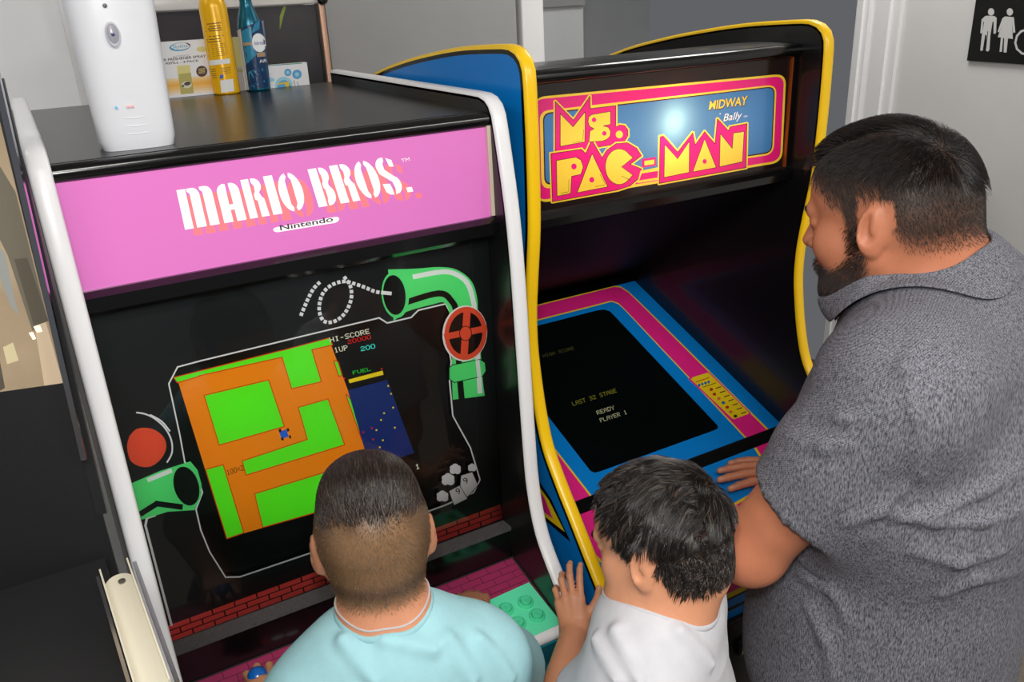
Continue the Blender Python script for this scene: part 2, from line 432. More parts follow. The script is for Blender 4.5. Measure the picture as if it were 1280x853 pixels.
box('lightbox', (0.002, 0.06, 1.476), (W-0.002, 0.07, 1.616), mat('lightbox_white', (235, 235, 235), 0.8), cab)

box('side_trim', (-0.0325, -0.030, 0.30), (-0.0265, 0.73, 1.640), mat('steel', (142, 142, 140), 0.35, metal=0.7), cab)
# marquee
S = Sheet((0, 0.002, 1.474), (1, 0, 0), (0, 0, 1))
S.add([(0.0, 0.0), (W, 0.0), (W, 0.146), (0.0, 0.146)], 'pink')
Z = (210, 180, 3.657)
def mq(s, v):
    """lettering coordinates: s along the baseline in zoom pixels, v = 0..1 up"""
    t = (s-78)/(1120-78)
    b = np.array([s, 393+(218-393)*t]); h = 1-0.0*t
    top = np.array([38+(s-78)*(1058-38)/(1120-78), 212+(50-212)*t])
    top = top if True else b
    return b+(top-b)*v
def arc_pts(cx, cy, rx, ry, a0, a1, n=8): return [(cx+rx*math.cos(math.radians(a0+(a1-a0)*i/n)), cy+ry*math.sin(math.radians(a0+(a1-a0)*i/n))) for i in range(n+1)]
letters = []
def L(*pts): letters.append(list(pts))
# M
L((78, 0), (118, 0), (118, 1), (78, 1))
L((134, 0), (178, 0), (178, .80), *arc_pts(148, .80, 30, .20, 0, 90, 5), (122, 1), (122, .93), (134, .86))
L((193, 0), (237, 0), (237, .80), *arc_pts(207, .80, 30, .20, 0, 90, 5), (182, 1), (182, .93), (193, .86))
# A
L((258, 0), (300, 0), (300, .62), (302, .96), *arc_pts(296, .78, 38, .20, 100, 180, 5))
L((318, 0), (360, 0), (360, .76), *arc_pts(322, .76, 38, .22, 0, 80, 5), (316, .97), (316, .86), (318, .72))
L((300, .30), (318, .30), (318, .44), (300, .44))
# R
L((376, 0), (412, 0), (412, 1), (376, 1))
L((420, 1), *arc_pts(428, .80, 34, .20, 90, -60, 7), (452, .52), (462, .44), (466, 0), (430, 0), (430, .42), (420, .46), (420, .58), (428, .66), (430, .80), (420, .90))
# I
L((482, 0), (524, 0), (524, 1), (482, 1))
# O
for k in (0, 1):
    c = 588; sg = -1 if k == 0 else 1
    o = arc_pts(c, .5, 50, .5, 82, 82+196-360*0, 12) if False else None
    if k == 0: L(*[(c-4+50*math.cos(t), .5+.5*math.sin(t)) for t in np.linspace(math.radians(96), math.radians(264), 12)], (c-5, .10), (c-14, .2), (c-14, .8), (c-5, .90))
    else: L(*[(c+4+50*math.cos(t), .5+.5*math.sin(t)) for t in np.linspace(math.radians(84), math.radians(-84), 12)], (c+5, .10), (c+14, .2), (c+14, .8), (c+5, .90))
# B
L((690, 0), (730, 0), (730, 1), (690, 1))
L((738, 1), *arc_pts(744, .78, 32, .22, 85, -50, 6), (762, .54), *arc_pts(744, .27, 36, .27, 50, -85, 6), (738, 0), (738, .12), (742, .2), (742, .42), (736, .48), (736, .58), (742, .64), (742, .80), (738, .88))
# R
L((790, 0), (830, 0), (830, 1), (790, 1))
L((838, 1), *arc_pts(846, .80, 32, .20, 90, -60, 7), (868, .52), (878, .44), (880, 0), (846, 0), (846, .42), (836, .46), (836, .58), (844, .66), (846, .80), (838, .90))
# O
c = 940
L(*[(c-4+48*math.cos(t), .5+.5*math.sin(t)) for t in np.linspace(math.radians(96), math.radians(264), 12)], (c-5, .10), (c-13, .2), (c-13, .8), (c-5, .90))
L(*[(c+4+48*math.cos(t), .5+.5*math.sin(t)) for t in np.linspace(math.radians(84), math.radians(-84), 12)], (c+5, .10), (c+13, .2), (c+13, .8), (c+5, .90))
# S
L((1040, 1), *arc_pts(1030, .76, 34, .24, 95, 200, 6), (1002, .58), (1046, .34), (1050, .16), (1044, 0), *arc_pts(1046, .26, 36, .26, -60, 40, 5), (1062, .48), (1030, .68), (1030, .84), (1038, .9))
L((1052, .98), (1076, .90), (1076, .72), (1056, .74))
L((1036, 0), (1036, .18), (1032, .30), (1000, .32), (1004, .10), (1018, .02))
# full stop
L((1096, 0), (1122, 0), (1122, .13), (1096, .13))
for poly in letters: S.px([tuple(mq(*p)+np.array([42, 27])) for p in poly], 'salmon', Z)
for poly in letters: S.px([tuple(mq(*p)) for p in poly], 'white', Z)
line_text(S, 'TM', (1068, 84), (1105, 77), 16, 'white', Z)
S.px([(500, 380), (762, 334), (776, 334), (783, 342), (778, 354), (764, 361), (502, 404), (488, 402), (480, 393), (486, 384)], 'white', Z)
line_text(S, 'Nintendo', (514, 396), (756, 354), 25, 'ink', Z, offset=0.012)
S.build('marquee', {'pink': mat('marquee_pink', (224, 122, 198), 0.25, emit=0.2, coat=0.3), 'white': mat('marquee_white', (250, 246, 246), 0.25, emit=0.3, coat=0.3),
                    'salmon': mat('marquee_salmon', (255, 132, 142), 0.25, emit=0.22, coat=0.3), 'ink': mat('marquee_ink', (60, 50, 70), 0.3)}, cab)
box('marquee_trim', (W-0.006, -0.004, 1.476), (W, 0.006, 1.616), mat('marquee_edge_cream', (225, 205, 190), 0.4), cab)

# printed monitor surround
S = Sheet((0, 0.0255, 1.441), (1, 0, 0), (0, 0.0105, -0.561))
S = Sheet((0, 0.0361, 0.880), (1, 0, 0), (0, -0.0106, 0.561))
S.add([(0, 0), (W, 0), (W, 0.561), (0, 0.561)], 'ground')
Z5 = (100, 300, 3.28); Z6 = (380, 300, 3.28); Z7 = (100, 540, 2.727); Z8 = (380, 540, 2.727)
# brick course along the bottom
S.px([(205, 784), (627, 629), (632, 652), (205, 807)], 'mortar')
b0, b1 = np.array([209.0, 782.5]), np.array([626.5, 630.0])
def brick_pt(t, v): return b0+(b1-b0)*t + (np.array([5.5, 20.5])*(1-t)+np.array([2.5, 18.5])*t)*v
for row, (v0, v1) in enumerate(((0.02, .30), (.36, .64), (.70, .98))):
    n = 15
    for k in range(-1, n):
        t0 = (k+0.5*(row % 2))/n+0.002; t1 = (k+1+0.5*(row % 2))/n-0.002
        t0, t1 = max(t0, 0), min(t1, 1)
        if t1-t0 > 0.01: S.px([brick_pt(t0, v0), brick_pt(t1, v0), brick_pt(t1, v1), brick_pt(t0, v1)], 'brick')
# white outline round the screen
outline = [(211, 480), (225, 545), (231, 578), (247, 596), (253, 616), (245, 637), (251, 663), (262, 690), (282, 722), (300, 721.5), (393, 690), (534, 640), (556, 632), (592, 616), (600, 600), (588, 560), (566, 520), (562, 477), (564, 452), (558, 420), (563, 391), (557, 380), (523, 388), (514, 397), (484, 404), (474, 397.6), (380, 420), (335, 431), (252, 451), (222, 459), (211, 480)]
S.px(outline, 'screenblack')
S.stroke(outline, 1.8, 'white')
S.stroke([(255, 285), (228, 294), (223, 320), (312, 660)], 3.0, 'white', Z7)
# dashed trail
def dashes(path, w=4.5):
    P = smooth_poly(path, 8); d = 0; last = None; acc = []
    seg = [np.array(p) for p in P]; L_ = [0]
    for a, b in zip(seg[:-1], seg[1:]): L_.append(L_[-1]+np.linalg.norm(b-a))
    tot = L_[-1]; s = 0
    def pos(q):
        i = min(np.searchsorted(L_, q), len(seg)-1); i = max(i, 1)
        t = (q-L_[i-1])/max(L_[i]-L_[i-1], 1e-6); return seg[i-1]+(seg[i]-seg[i-1])*t
    while s < tot-4:
        a, b = pos(s), pos(min(s+4.3, tot)); dd = (b-a)/np.linalg.norm(b-a); nn = np.array([-dd[1], dd[0]])*w/2; S.px([a-nn, b-nn, b+nn, a+nn], 'white'); s += 6.4
dashes([(376, 395), (384, 376), (392, 361), (402, 351)])
dashes([(430, 346), (438, 358), (439, 374), (431, 392), (418, 402), (405, 402), (399, 388), (402, 370), (412, 358), (428, 352), (440, 354), (455, 359), (470, 365), (488, 367)])
# plain green bends
S.px([(163, 605), (200, 589), (238, 577), (247, 588), (252, 606), (251, 622), (243, 638), (210, 640), (177, 650)], 'green')
S.disc((233, 608), 15.5, 25, 'black', rot=-0.28); 
S.stroke([(186, 600), (213, 589)], 5.5, 'white'); S.stroke([(177, 642), (196, 630), (226, 634)], 7, 'black')
bend = smooth_poly([(485, 337), (520, 336), (548, 334), (570, 337), (588, 350), (596, 370), (598, 400), (603, 470), (606, 495)], 5) + smooth_poly([(566, 500), (565, 470), (565, 430), (563, 398), (556, 379), (540, 381), (508, 390), (492, 402)], 5)
S.px(bend, 'green')
S.stroke(smooth_poly([(518, 346), (552, 340), (570, 343), (584, 354), (591, 374), (594, 400), (600, 490)], 5), 6, 'white')
S.stroke(smooth_poly([(508, 378), (548, 367), (564, 376), (571, 396), (574, 460), (577, 498)], 5), 7.5, 'black')
S.disc((494, 369), 17, 29, 'green', rot=-0.1); S.disc((493, 369), 14, 25, 'black', rot=-0.1)
S.stroke([(478, 366), (488, 367)], 4.5, 'white')
# orange valve wheel
S.disc((581, 417), 28, 35, 'white', rot=0.1); S.disc((582, 417), 26.5, 33.5, 'red', rot=0.1); S.disc((582, 417), 21, 27, 'black', rot=0.1)
S.stroke([(584, 388), (580, 446)], 9, 'red'); S.stroke([(558, 421), (606, 411)], 8, 'red'); S.disc((582, 417), 8, 9.5, 'black'); S.disc((582, 417), 7, 8.5, 'red')
cl = [(562, 460), (566, 457), (600, 450), (606, 454), (607, 464), (603, 470), (568, 478), (562, 474)]; S.stroke(cl, 2.0, 'black', closed=True); S.px(cl, 'green'); S.stroke([(597, 452), (599, 470)], 5, 'white')
# orange puff with motion arcs
S.px(smooth_poly([(162, 545), (170, 537), (182, 535), (194, 538), (204, 546), (208, 558), (204, 570), (196, 579), (186, 584), (174, 583), (164, 577), (160, 567), (159, 556), (162, 545)], 4), 'red')
S.stroke(smooth_poly([(171, 516), (182, 518), (194, 524), (206, 535), (214, 550), (215, 566), (209, 578)], 4), 2, 'white')
S.stroke(smooth_poly([(188, 519), (202, 527), (212, 539)], 4), 2, 'white')
# white cards and puffs, lower right
for cx, cy, k in ((553, 621, 1.0), (560, 600, 1.1), (569, 587, .95), (590, 585, .7)):
    for dx, dy, r in ((-3, 2, 4.2), (3, 2, 4.4), (0, -3, 4.6), (4, -2, 3.4), (-4, -2, 3.2)): S.disc((cx+dx*k, cy+dy*k), r*k, r*k, 'white', n=14)
for card, dig in (([(495, 203), (530, 184), (556, 228), (512, 250)], (524, 216)), ([(536, 150), (573, 138), (592, 182), (556, 222), (533, 186)], (550, 180))):
    S.stroke(card, 1.6, 'black', Z8, closed=True); S.px(card, 'white', Z8); line_text(S, '9', dig, (dig[0]+13, dig[1]-7), 22, 'black', Z8)
bez_mats = {'ground': mat('bezel_ground', (22, 26, 27), 0.35), 'screenblack': None, 'white': mat('bezel_white', (240, 240, 240), 0.4), 'green': mat('bezel_green', (92, 232, 128), 0.4),
            'black': mat('bezel_black', (8, 9, 9), 0.35), 'red': mat('bezel_orange', (232, 84, 52), 0.4), 'mortar': mat('bezel_mortar', (22, 10, 10), 0.4), 'brick': mat('bezel_brick', (236, 78, 70), 0.4)}
# the opening for the screen
S2polys = S.polys
i_open = [i for i, (p, k) in enumerate(S2polys) if k == 'screenblack'][0]
S.polys[i_open] = (S.polys[i_open][0], None)
bez_mats.pop('screenblack')
S.build('bezel', bez_mats, cab)
P0 = S.P0; Nn = S.N
from_lists('bezel_glass', [P0+Nn*0.003+S.U*a+S.V*b for a, b in ((0, 0), (W, 0), (W, .561), (0, .561))], [(0, 1, 2, 3)], clear, parent=cab)

# game screen, set a little behind the surround
S = Sheet(P0-Nn*0.006, (1, 0, 0), (0, -0.0106, 0.561))
S.add([(0.04, 0.06), (W-0.01, 0.06), (W-0.01, 0.53), (0.04, 0.53)], 'tube')
ST = [(221, 472), (411, 424), (466, 566), (418, 634), (393, 641), (283, 673.5)]
S.px([(221, 472), (411, 423.5), (460, 556), (478, 616), (283, 673.5)], 'orange')
greens = [[(218, 472.5), (350, 439.5), (353, 446), (246, 470), (249, 470), (222, 478)], [(349, 440), (411, 423.5), (415, 431), (389, 437), (401, 477), (365, 485.5), (353, 446)],
          [(256, 495), (335.4, 476), (354.6, 533), (274.4, 556)], [(373.5, 510), (409.6, 499.7), (430, 556), (308, 593.5), (303.5, 577), (385, 550)],
          [(257.7, 587.7), (278.6, 582), (304, 666), (284, 673)], [(319, 618), (427, 585), (442, 627), (329, 659)], [(433, 494), (438, 500), (458, 549), (453, 550)], [(418, 452), (422, 453), (427, 469), (424, 470)]]
for g in greens:
    S.stroke(g, 2.6, 'rust', closed=True)
for g in greens: S.px(g, 'lime')
Ze = (400, 400, 3.875); up = np.array([-6.5, -22.0])
pix_text(S, 'HI-SCORE', (50, 110), (243, 66), (-6, -23), 'hudwhite', Ze)
pix_text(S, '20000', (136, 118), (249, 92), (-5, -20), 'hudred', Ze)
pix_text(S, '1UP', (72, 160), (137, 146), (-6, -24), 'hudwhite', Ze)
pix_text(S, '200', (199, 153), (269, 137), (-5, -22), 'hudcyan', Ze)
pix_text(S, 'FUEL', (160, 266), (248, 246), (-4, -17), 'hudgreen', Ze)
S.px([(137, 290), (303, 246), (308, 266), (143, 307)], 'hudyellow', Ze)
S.px([(135, 342), (325, 291), (456, 645), (345, 682), (240, 712)], 'radar', Ze)
for x, y in ((330, 321), (344, 359), (354, 426), (310, 453), (295, 486), (273, 535), (362, 523), (304, 584), (289, 618)): S.px([(x-4, y-4), (x+4, y-5), (x+5, y+3), (x-3, y+4)], 'hudyellow', Ze)
for x, y in ((251, 525), (257, 580), (210, 545), (117, 285), (298, 238)): S.px([(x-4, y-4), (x+4, y-5), (x+5, y+3), (x-3, y+4)], 'hudred', Ze)
pix_text(S, '1', (464, 727), (486, 720), (-5, -25), 'hudwhite', Ze)
pix_text(S, '100x2', (503, 149), (560, 131), (-5, -18), 'ink', Z7)
S.px([(349, 540), (358, 537), (361, 546), (352, 549)], 'car'); S.px([(348, 537), (351, 536), (352, 540), (349, 541)], 'ink'); S.px([(358, 536), (361, 535.5), (362, 539), (359, 540)], 'ink'); S.px([(351, 548), (354, 547), (355, 550.5), (352, 551)], 'ink'); S.px([(361, 545), (363.5, 544), (364, 548), (362, 549)], 'ink')
E_ = 0.42
S.build('game_screen', {'tube': mat('tube_dark', (10, 11, 11), 0.25), 'orange': mat('screen_orange', (222, 124, 14), 0.3, emit=E_), 'lime': mat('screen_lime', (84, 222, 30), 0.3, emit=E_), 'rust': mat('screen_rust', (190, 50, 8), 0.3, emit=E_),
     'hudwhite': mat('hud_white', (215, 215, 190), 0.3, emit=E_), 'hudred': mat('hud_red', (205, 20, 20), 0.3, emit=E_), 'hudcyan': mat('hud_cyan', (60, 225, 205), 0.3, emit=E_), 'hudgreen': mat('hud_green', (30, 190, 50), 0.3, emit=E_),
     'hudyellow': mat('hud_yellow', (225, 200, 20), 0.3, emit=E_), 'radar': mat('screen_blue', (16, 42, 104), 0.3, emit=0.4), 'ink': mat('screen_ink', (40, 25, 12), 0.3), 'car': mat('screen_car', (30, 90, 200), 0.3, emit=E_)}, cab)
box('monitor_shroud', (0.005, 0.06, 0.89), (W-0.005, 0.40, 1.43), m_inner, cab)
# ledge and riser under the surround
prism('bezel_ledge', [(0.040, 0.8795), (0.002, 0.884), (0.002, 0.876), (0.040, 0.872)], 0, W, m_greyfoam, cab)
prism('riser_panel', [(0.020, 0.880), (0.008, 0.880), (0.004, 0.806), (0.020, 0.80)], 0, W, m_blackgloss, cab)

# control deck
dA, dB = np.array([0.004, 0.815]), np.array([-0.170, 0.7835])
prism('control_panel', [tuple(dA), tuple(dB), (dB[0], dB[1]-0.024), (dA[0], dA[1]-0.03)], 0, W, m_inner, cab)
S = Sheet((0, dA[0], dA[1]), (1, 0, 0), (0, dA[0]-dB[0], dA[1]-dB[1]))
LD = float(np.linalg.norm(dA-dB))
S.add([(0, -LD), (W, -LD), (W, 0), (0, 0)], 'frame')
S.add([(0.003, -LD+0.004), (W-0.003, -LD+0.004), (W-0.003, -0.003), (0.003, -0.003)], 'wine')
nb = 9
for r in range(9):
    v0 = -0.003-r*0.0150; S.add([(0.003, v0-0.0006), (W-0.003, v0-0.0006), (W-0.003, v0+0.0006), (0.003, v0+0.0006)], 'mortar')
    for k in range(16):
        x = 0.02+k*0.04+(0.02 if r % 2 else 0)
        if x < W-0.006: S.add([(x-.0006, v0-0.0150), (x+.0006, v0-0.0150), (x+.0006, v0), (x-.0006, v0)], 'mortar')
Zc = (580, 690, 5.236)
S.px([(425, 203), (640, 470), (312, 632), (250, 660), (-40, 560), (20, 395), (110, 345)], 'mint', Zc)
# lettering left of the plate, and red and white flecks of the deck print
line_text(S, 'TIME!', (-90, 330), (95, 300), 30, 'red', Zc)
S.disc((348, 842), 4, 9, 'red', rot=0.3)
for c in ((380, 821), (364, 831)): S.disc(c, 9, 4.5, 'white', rot=-0.4)
S.disc((395, 806), 6, 3, 'red', rot=-0.3)
S.build('deck_print', {'frame': mat('deck_frame', (60, 50, 52), 0.4), 'wine': mat('deck_wine', (160, 48, 92), 0.4), 'mortar': mat('deck_mortar', (88, 26, 50), 0.4), 'mint': mat('deck_mint', (104, 245, 190), 0.35),
                       'red': mat('deck_red', (214, 30, 50), 0.4), 'white': mat('deck_white', (236, 234, 232), 0.4)}, cab, lift=0.0012)
deckU, deckV, deckN, deckP = S.U.copy(), S.V.copy(), S.N.copy(), S.P0+S.N*0.0012
deck_m = Matrix(((deckU[0], deckV[0], deckN[0], 0), (deckU[1], deckV[1], deckN[1], 0), (deckU[2], deckV[2], deckN[2], 0), (0, 0, 0, 1)))
DECK1 = (deckP.copy(), deckU.copy(), deckV.copy(), deckN.copy())
m_mint_b = mat('button_mint', (84, 228, 170), 0.25, coat=0.4)
def deck_button(parent, pos, m, rad=0.0145):
    M = Matrix.Translation(Vector(pos)) @ deck_m
    bm = bmesh.new(); lathe(bm, [(rad, 0.0), (rad, 0.002), (rad*.96, 0.0038), (rad*.80, 0.005), (rad*.72, 0.0045), (rad*.70, 0.002)], M, 32, cap=False)
    o = from_bm('push_button', bm, m, parent, smooth=True)
    bm = bmesh.new(); lathe(bm, [(rad*.66, 0.0), (rad*.66, 0.0085), (rad*.62, 0.0098), (rad*.5, 0.0102), (rad*.25, 0.0096), (0.0003, 0.0093)], M, 32)
    from_bm('plunger', bm, m, o, smooth=True)
for px, py in ((403, 338), (273, 385), (478, 425), (353, 478), (150, 428), (232, 525)):
    u, v = S.uv(Zc[0]+px/Zc[2], Zc[1]+py/Zc[2]); deck_button(cab, deckP+deckU*u+deckV*v, m_mint_b)
u, v = S.uv(Zc[0]+558/Zc[2], Zc[1]+348/Zc[2])
bm = bmesh.new(); lathe(bm, [(0.003, 0), (0.003, 0.0012), (0.0005, 0.0018)], Matrix.Translation(Vector(deckP+deckU*u+deckV*v)) @ deck_m, 12); from_bm('deck_bolt', bm, m_black, cab, True)
def joystick(parent, pos, m_ball, h=0.055, rad=0.0175):
    M = Matrix.Translation(Vector(pos)) @ deck_m
    bm = bmesh.new(); lathe(bm, [(0.018, 0), (0.018, 0.0012), (0.0005, 0.002)], M, 24); o = from_bm('joystick', bm, m_black, parent, True)
    bm = bmesh.new(); lathe(bm, [(0.0045, 0), (0.0045, h)], M, 14); from_bm('shaft', bm, m_chrome, o, True)
    bm = bmesh.new(); lathe(bm, [(rad*math.sin(a)+1e-4, h+rad*0.6-rad*math.cos(a)) for a in np.linspace(0.15, math.pi, 14)], M, 28); from_bm('ball_top', bm, m_ball, o, True)
jp = on_plane_joy = None
# the ball top that the boy holds shows at (322, 846)
tgt = at(322, 846, 1.30)
u = tgt[0]; 
joy_base = deckP + deckU*u + deckV*((tgt-deckP)@deckV)
JOY_H = float((tgt-deckP)@deckN) - 0.0105
joystick(cab, joy_base, mat('ball_blue', (16, 100, 190), 0.2, coat=0.5), h=max(0.03, JOY_H), rad=0.0158)
JOY = tgt
mat('ball_red', (200, 20, 30), 0.2, coat=0.5)
# white edging along the deck front, aqua front below
tube('deck_edging', [(0.0, dB[0]+0.002, dB[1]-0.012), (W, dB[0]+0.002, dB[1]-0.012)], 0.0125, m_white_edge, cab, seg=20)
prism('front_panel', [(-0.175, 0.757), (-0.155, 0.757), (-0.10, 0.66), (-0.10, 0.02), (-0.12, 0.02), (-0.12, 0.655)], 0, W, mat('front_aqua', (26, 150, 172), 0.4), cab)
box('plinth', (0.0, -0.08, 0.0), (W, 0.66, 0.03), m_black, cab)

# ================================================================== arcade cabinet with the yellow edging
X0, X1 = 0.657, 1.331; T2 = 0.024
cab2 = thing('arcade_cabinet', 'blue arcade cabinet with yellow edging, a pink and yellow lit marquee and a dark monitor', 'arcade cabinet', ((X0+X1)/2, 0.35, 0), 'upright arcade cabinets')
front2 = smooth_poly([(0.80, 1.60), (0.61, 1.652), (0.45, 1.682), (0.305, 1.702), (0.20, 1.713), (0.115, 1.718), (0.05, 1.7205)], 4)[:-1] + \
    [(0.05, 1.7205), (0.03, 1.7195), (0.012, 1.714), (-0.001, 1.704), (-0.008, 1.690)] + \
    smooth_poly([(-0.010, 1.670), (-0.011, 1.60), (-0.010, 1.52), (-0.006, 1.44), (0.006, 1.36), (0.015, 1.29), (0.016, 1.23), (0.010, 1.18), (-0.004, 1.11), (-0.026, 1.045), (-0.066, 0.99), (-0.105, 0.945), (-0.150, 0.892), (-0.195, 0.84), (-0.236, 0.79), (-0.244, 0.765), (-0.236, 0.745)], 4) + [(-0.228, 0.72), (-0.228, 0.02)]
side2 = front2 + [(0.80, 0.02)]
m_blue = mat('cabinet_blue', (10, 124, 208), 0.3, coat=0.0, spec=0.3)
m_yel = mat('print_yellow', (250, 214, 30), 0.3); m_pink = mat('print_pink', (244, 40, 142), 0.3)
for k, (x0, x1) in enumerate(((X0, X0+T2), (X1-T2, X1))):
    p = prism('side_panel', side2, x0, x1, m_black, cab2)
    edging('edge_strip', front2, x0, x1, m_yellow_edge, p, proud=0.007)
    if k == 0:
        S = Sheet((X0-0.0006, 0, 0), (0, -1, 0), (0, 0, 1))   # looks towards -x
        S.add([(-y, z) for y, z in side2], 'blue')
        ed = [(-y, z) for y, z in front2]
        for i in range(len(ed)-1):      # black keyline just inside the yellow edge
            a, b = np.array(ed[i]), np.array(ed[i+1]); d = (b-a)/np.linalg.norm(b-a); n = np.array([-d[1], d[0]]); n = -n
            S.add([a-d*.002, b+d*.002, b+d*.002+n*0.007, a-d*.002+n*0.007], 'black')
        Zs = (640, 560, 3.557)
        S.px([(60, 120), (118, 145), (175, 230), (262, 422), (120, 300), (60, 290)], 'black', Zs)
        S.px([(60, 150), (116, 165), (165, 235), (235, 375), (124, 290), (60, 280)], 'yellow', Zs)
        S.px([(60, 170), (116, 182), (145, 225), (183, 318), (120, 268), (60, 262)], 'pink', Zs)
        S.build('side_print', {'blue': m_blue, 'black': mat('keyline_black', (8, 8, 10), 0.3), 'yellow': m_yel, 'pink': m_pink}, p)
XI0, XI1 = X0+T2, X1-T2; XC = (XI0+XI1)/2
YM = 0.058
box('back_panel', (XI0, 0.77, 0.02), (XI1, 0.79, 1.58), m_inner, cab2)
prism('top_panel', smooth_poly([(0.78, 1.585), (0.45, 1.655), (0.20, 1.683), (0.085, 1.687)], 4) + [(0.05, 1.684), (0.045, 1.668), (0.78, 1.565)], XI0, XI1, m_black, cab2)
tube('marquee_roll', [(XI0, YM-0.006, 1.673), (XI1, YM-0.006, 1.673)], 0.012, m_blackgloss, cab2, seg=18)
prism('marquee_retainer', [(YM+0.02, 1.447), (YM-0.012, 1.447), (YM-0.02, 1.440), (YM-0.016, 1.425), (YM+0.02, 1.42)], XI0, XI1, m_blackgloss, cab2)
# marquee sheet: printed, lit from a bulb inside the box behind it
S = Sheet((XI0, YM, 1.447), (1, 0, 0), (0, 0, 1)); WM = XI1-XI0
Zp = (660, 80, 4.265); Zq = (840, 80, 5.02)
S.add([(0, 0), (WM, 0), (WM, 0.216), (0, 0.216)], 'dark')
def rrect(tl, tr, br, bl, r=0.12, rr=None):
    P = [np.array(p, float) for p in (tl, tr, br, bl)]; out = []
    for i in range(4):
        a, b, c = P[i-1], P[i], P[(i+1) % 4]
        ra = (rr or 12); da = (a-b)/np.linalg.norm(a-b); dc = (c-b)/np.linalg.norm(c-b)
        s0, s2 = b+da*ra, b+dc*ra
        for t in np.linspace(0, 1, 7): out.append(tuple((1-t)**2*s0+2*t*(1-t)*b+t*t*s2))
    return out
S.px(rrect((668, 121.5), (982.8, 92), (977.6, 203), (672, 254.5), rr=14), 'yellow')
S.px(rrect((668, 124.5), (980.2, 95), (975.2, 200.6), (672, 251), rr=12), 'pink')
S.px(rrect((674.5, 139), (970.8, 105.6), (967.0, 193.0), (677.0, 237), rr=12), 'yellow')
S.px(rrect((678.5, 141.5), (968.8, 107.8), (965.2, 191.2), (680.5, 232), rr=10), 'maroon')
S.px(rrect((680, 143), (967.4, 109.2), (964.0, 189.8), (682, 230), rr=9), 'blue')
def block(pts, Zt, w=1.6):
    S.stroke(pts, 4.2, 'yellow', Zt, closed=True); S.px(pts, 'pink', Zt); S.stroke(pts, 0.8, 'maroon', Zt, closed=True)
ms = [(145, 200), (242, 300), (330, 172), (332, 238), (468, 222), (468, 336), (490, 325), (515, 329), (532, 350), (532, 384), (515, 412), (485, 425), (345, 448), (145, 474)]
pac = [(122, 478), (285, 455), (308, 478), (340, 404), (395, 500), (420, 460), (470, 425), (530, 420), (580, 450), (605, 490), (545, 535), (605, 560), (590, 610), (545, 650), (480, 672), (130, 735)]
man = [(824, 229.5), (825, 171), (829, 170), (847, 190), (866, 166), (869, 181), (880.8, 167.6-3), (893.8, 180), (896.8, 148.7), (910.7, 163.7), (912.7, 158.7), (933.6, 154.7), (932.4, 209.7)]
block(man, None); block(ms, Zp); block(pac, Zp)
S.px([(582, 636), (600, 570), (700, 550), (697, 618)], 'yellow', Zp); S.px([(592, 622), (606, 584), (694, 570), (690, 606)], 'pink', Zp)
S.px([(606, 507), (682, 496), (682, 542), (608, 554)], 'pink', Zp); S.px([(620, 518), (673, 510), (673, 534), (621, 542)], 'yellow', Zp)
def glyph(pts, Zt): S.px(pts, 'yellow', Zt); S.stroke(pts, 0.7, 'maroon', Zt, closed=True)
glyph([(172, 265), (240, 335), (305, 255), (303, 415), (172, 440)], Zp)
glyph([(440, 253), (440, 322), (402, 330), (428, 338), (440, 358), (438, 384), (420, 402), (395, 411), (325, 416), (330, 358), (352, 346), (328, 332), (320, 308), (324, 282), (340, 270)], Zp)
for c, r in (((352, 298), 12), ((407, 370), 12)): S.disc(c, r, r*1.05, 'pink', Zp, 18)
S.disc((487, 376), 19, 20, 'yellow', Zp, 20)
glyph([(152, 515), (255, 497), (282, 512), (295, 548), (282, 588), (232, 600), (227, 690), (155, 706)], Zp); S.disc((245, 547), 14.5, 16, 'pink', Zp, 18)
glyph([(342, 478), (425, 655), (262, 687)], Zp); S.disc((340, 618), 13.5, 15, 'pink', Zp, 18)
cpts = [(500, 549), (559, 592)] + [(486+74*math.cos(t), 548+95*math.sin(t)) for t in np.linspace(math.radians(32), math.radians(328), 26)][1:-1] + [(560, 500)]
glyph(cpts, Zp)
glyph([(830, 222), (831, 181), (847, 198.5), (861.8, 177), (861.4, 215.6)], None)
glyph([(205, 470), (278, 650), (130, 678)], Zq); S.disc((205, 612), 13, 15, 'pink', Zq, 18)
glyph([(303, 437), (378, 530), (385, 434), (453, 424), (442, 614), (298, 646)], Zq)
for a, b in (((296, 350), (293, 405)), ((240, 420), (290, 410)), ((218, 615), (217, 680)), ((175, 690), (215, 682)), ((385, 590), (412, 640)), ((360, 655), (410, 645)), ((500, 598), (545, 620))): S.stroke([a, b], 0.5, 'maroon', Zp)
line_text(S, 'MIDWAY', (233, 290), (472, 257), 55, 'maroon', Zq, offset=0.055, shear=0.36, base=0.018)
line_text(S, 'MIDWAY', (231, 288), (470, 255), 55, 'yellow', Zq, offset=0.018, shear=0.36)
line_text(S, 'Bally', (322, 360), (432, 342), 46, 'paper', Zq, shear=0.45); line_text(S, 'co.', (452, 336), (478, 330), 16, 'paper', Zq)
S.disc((302, 313), 4, 4, 'paper', Zq, 8)
S.build('marquee', {'dark': translucent_mat('sign_dark', (20, 18, 18), (52, 34, 28), 0.05), 'yellow': translucent_mat('sign_yellow', (250, 210, 30), (255, 225, 110)), 'pink': translucent_mat('sign_pink', (238, 34, 130)),
                    'maroon': translucent_mat('sign_maroon', (70, 14, 30)), 'blue': translucent_mat('sign_blue', (36, 122, 196), (96, 140, 178)), 'paper': translucent_mat('sign_paper', (250, 245, 235))}, cab2)
bm = bmesh.new()
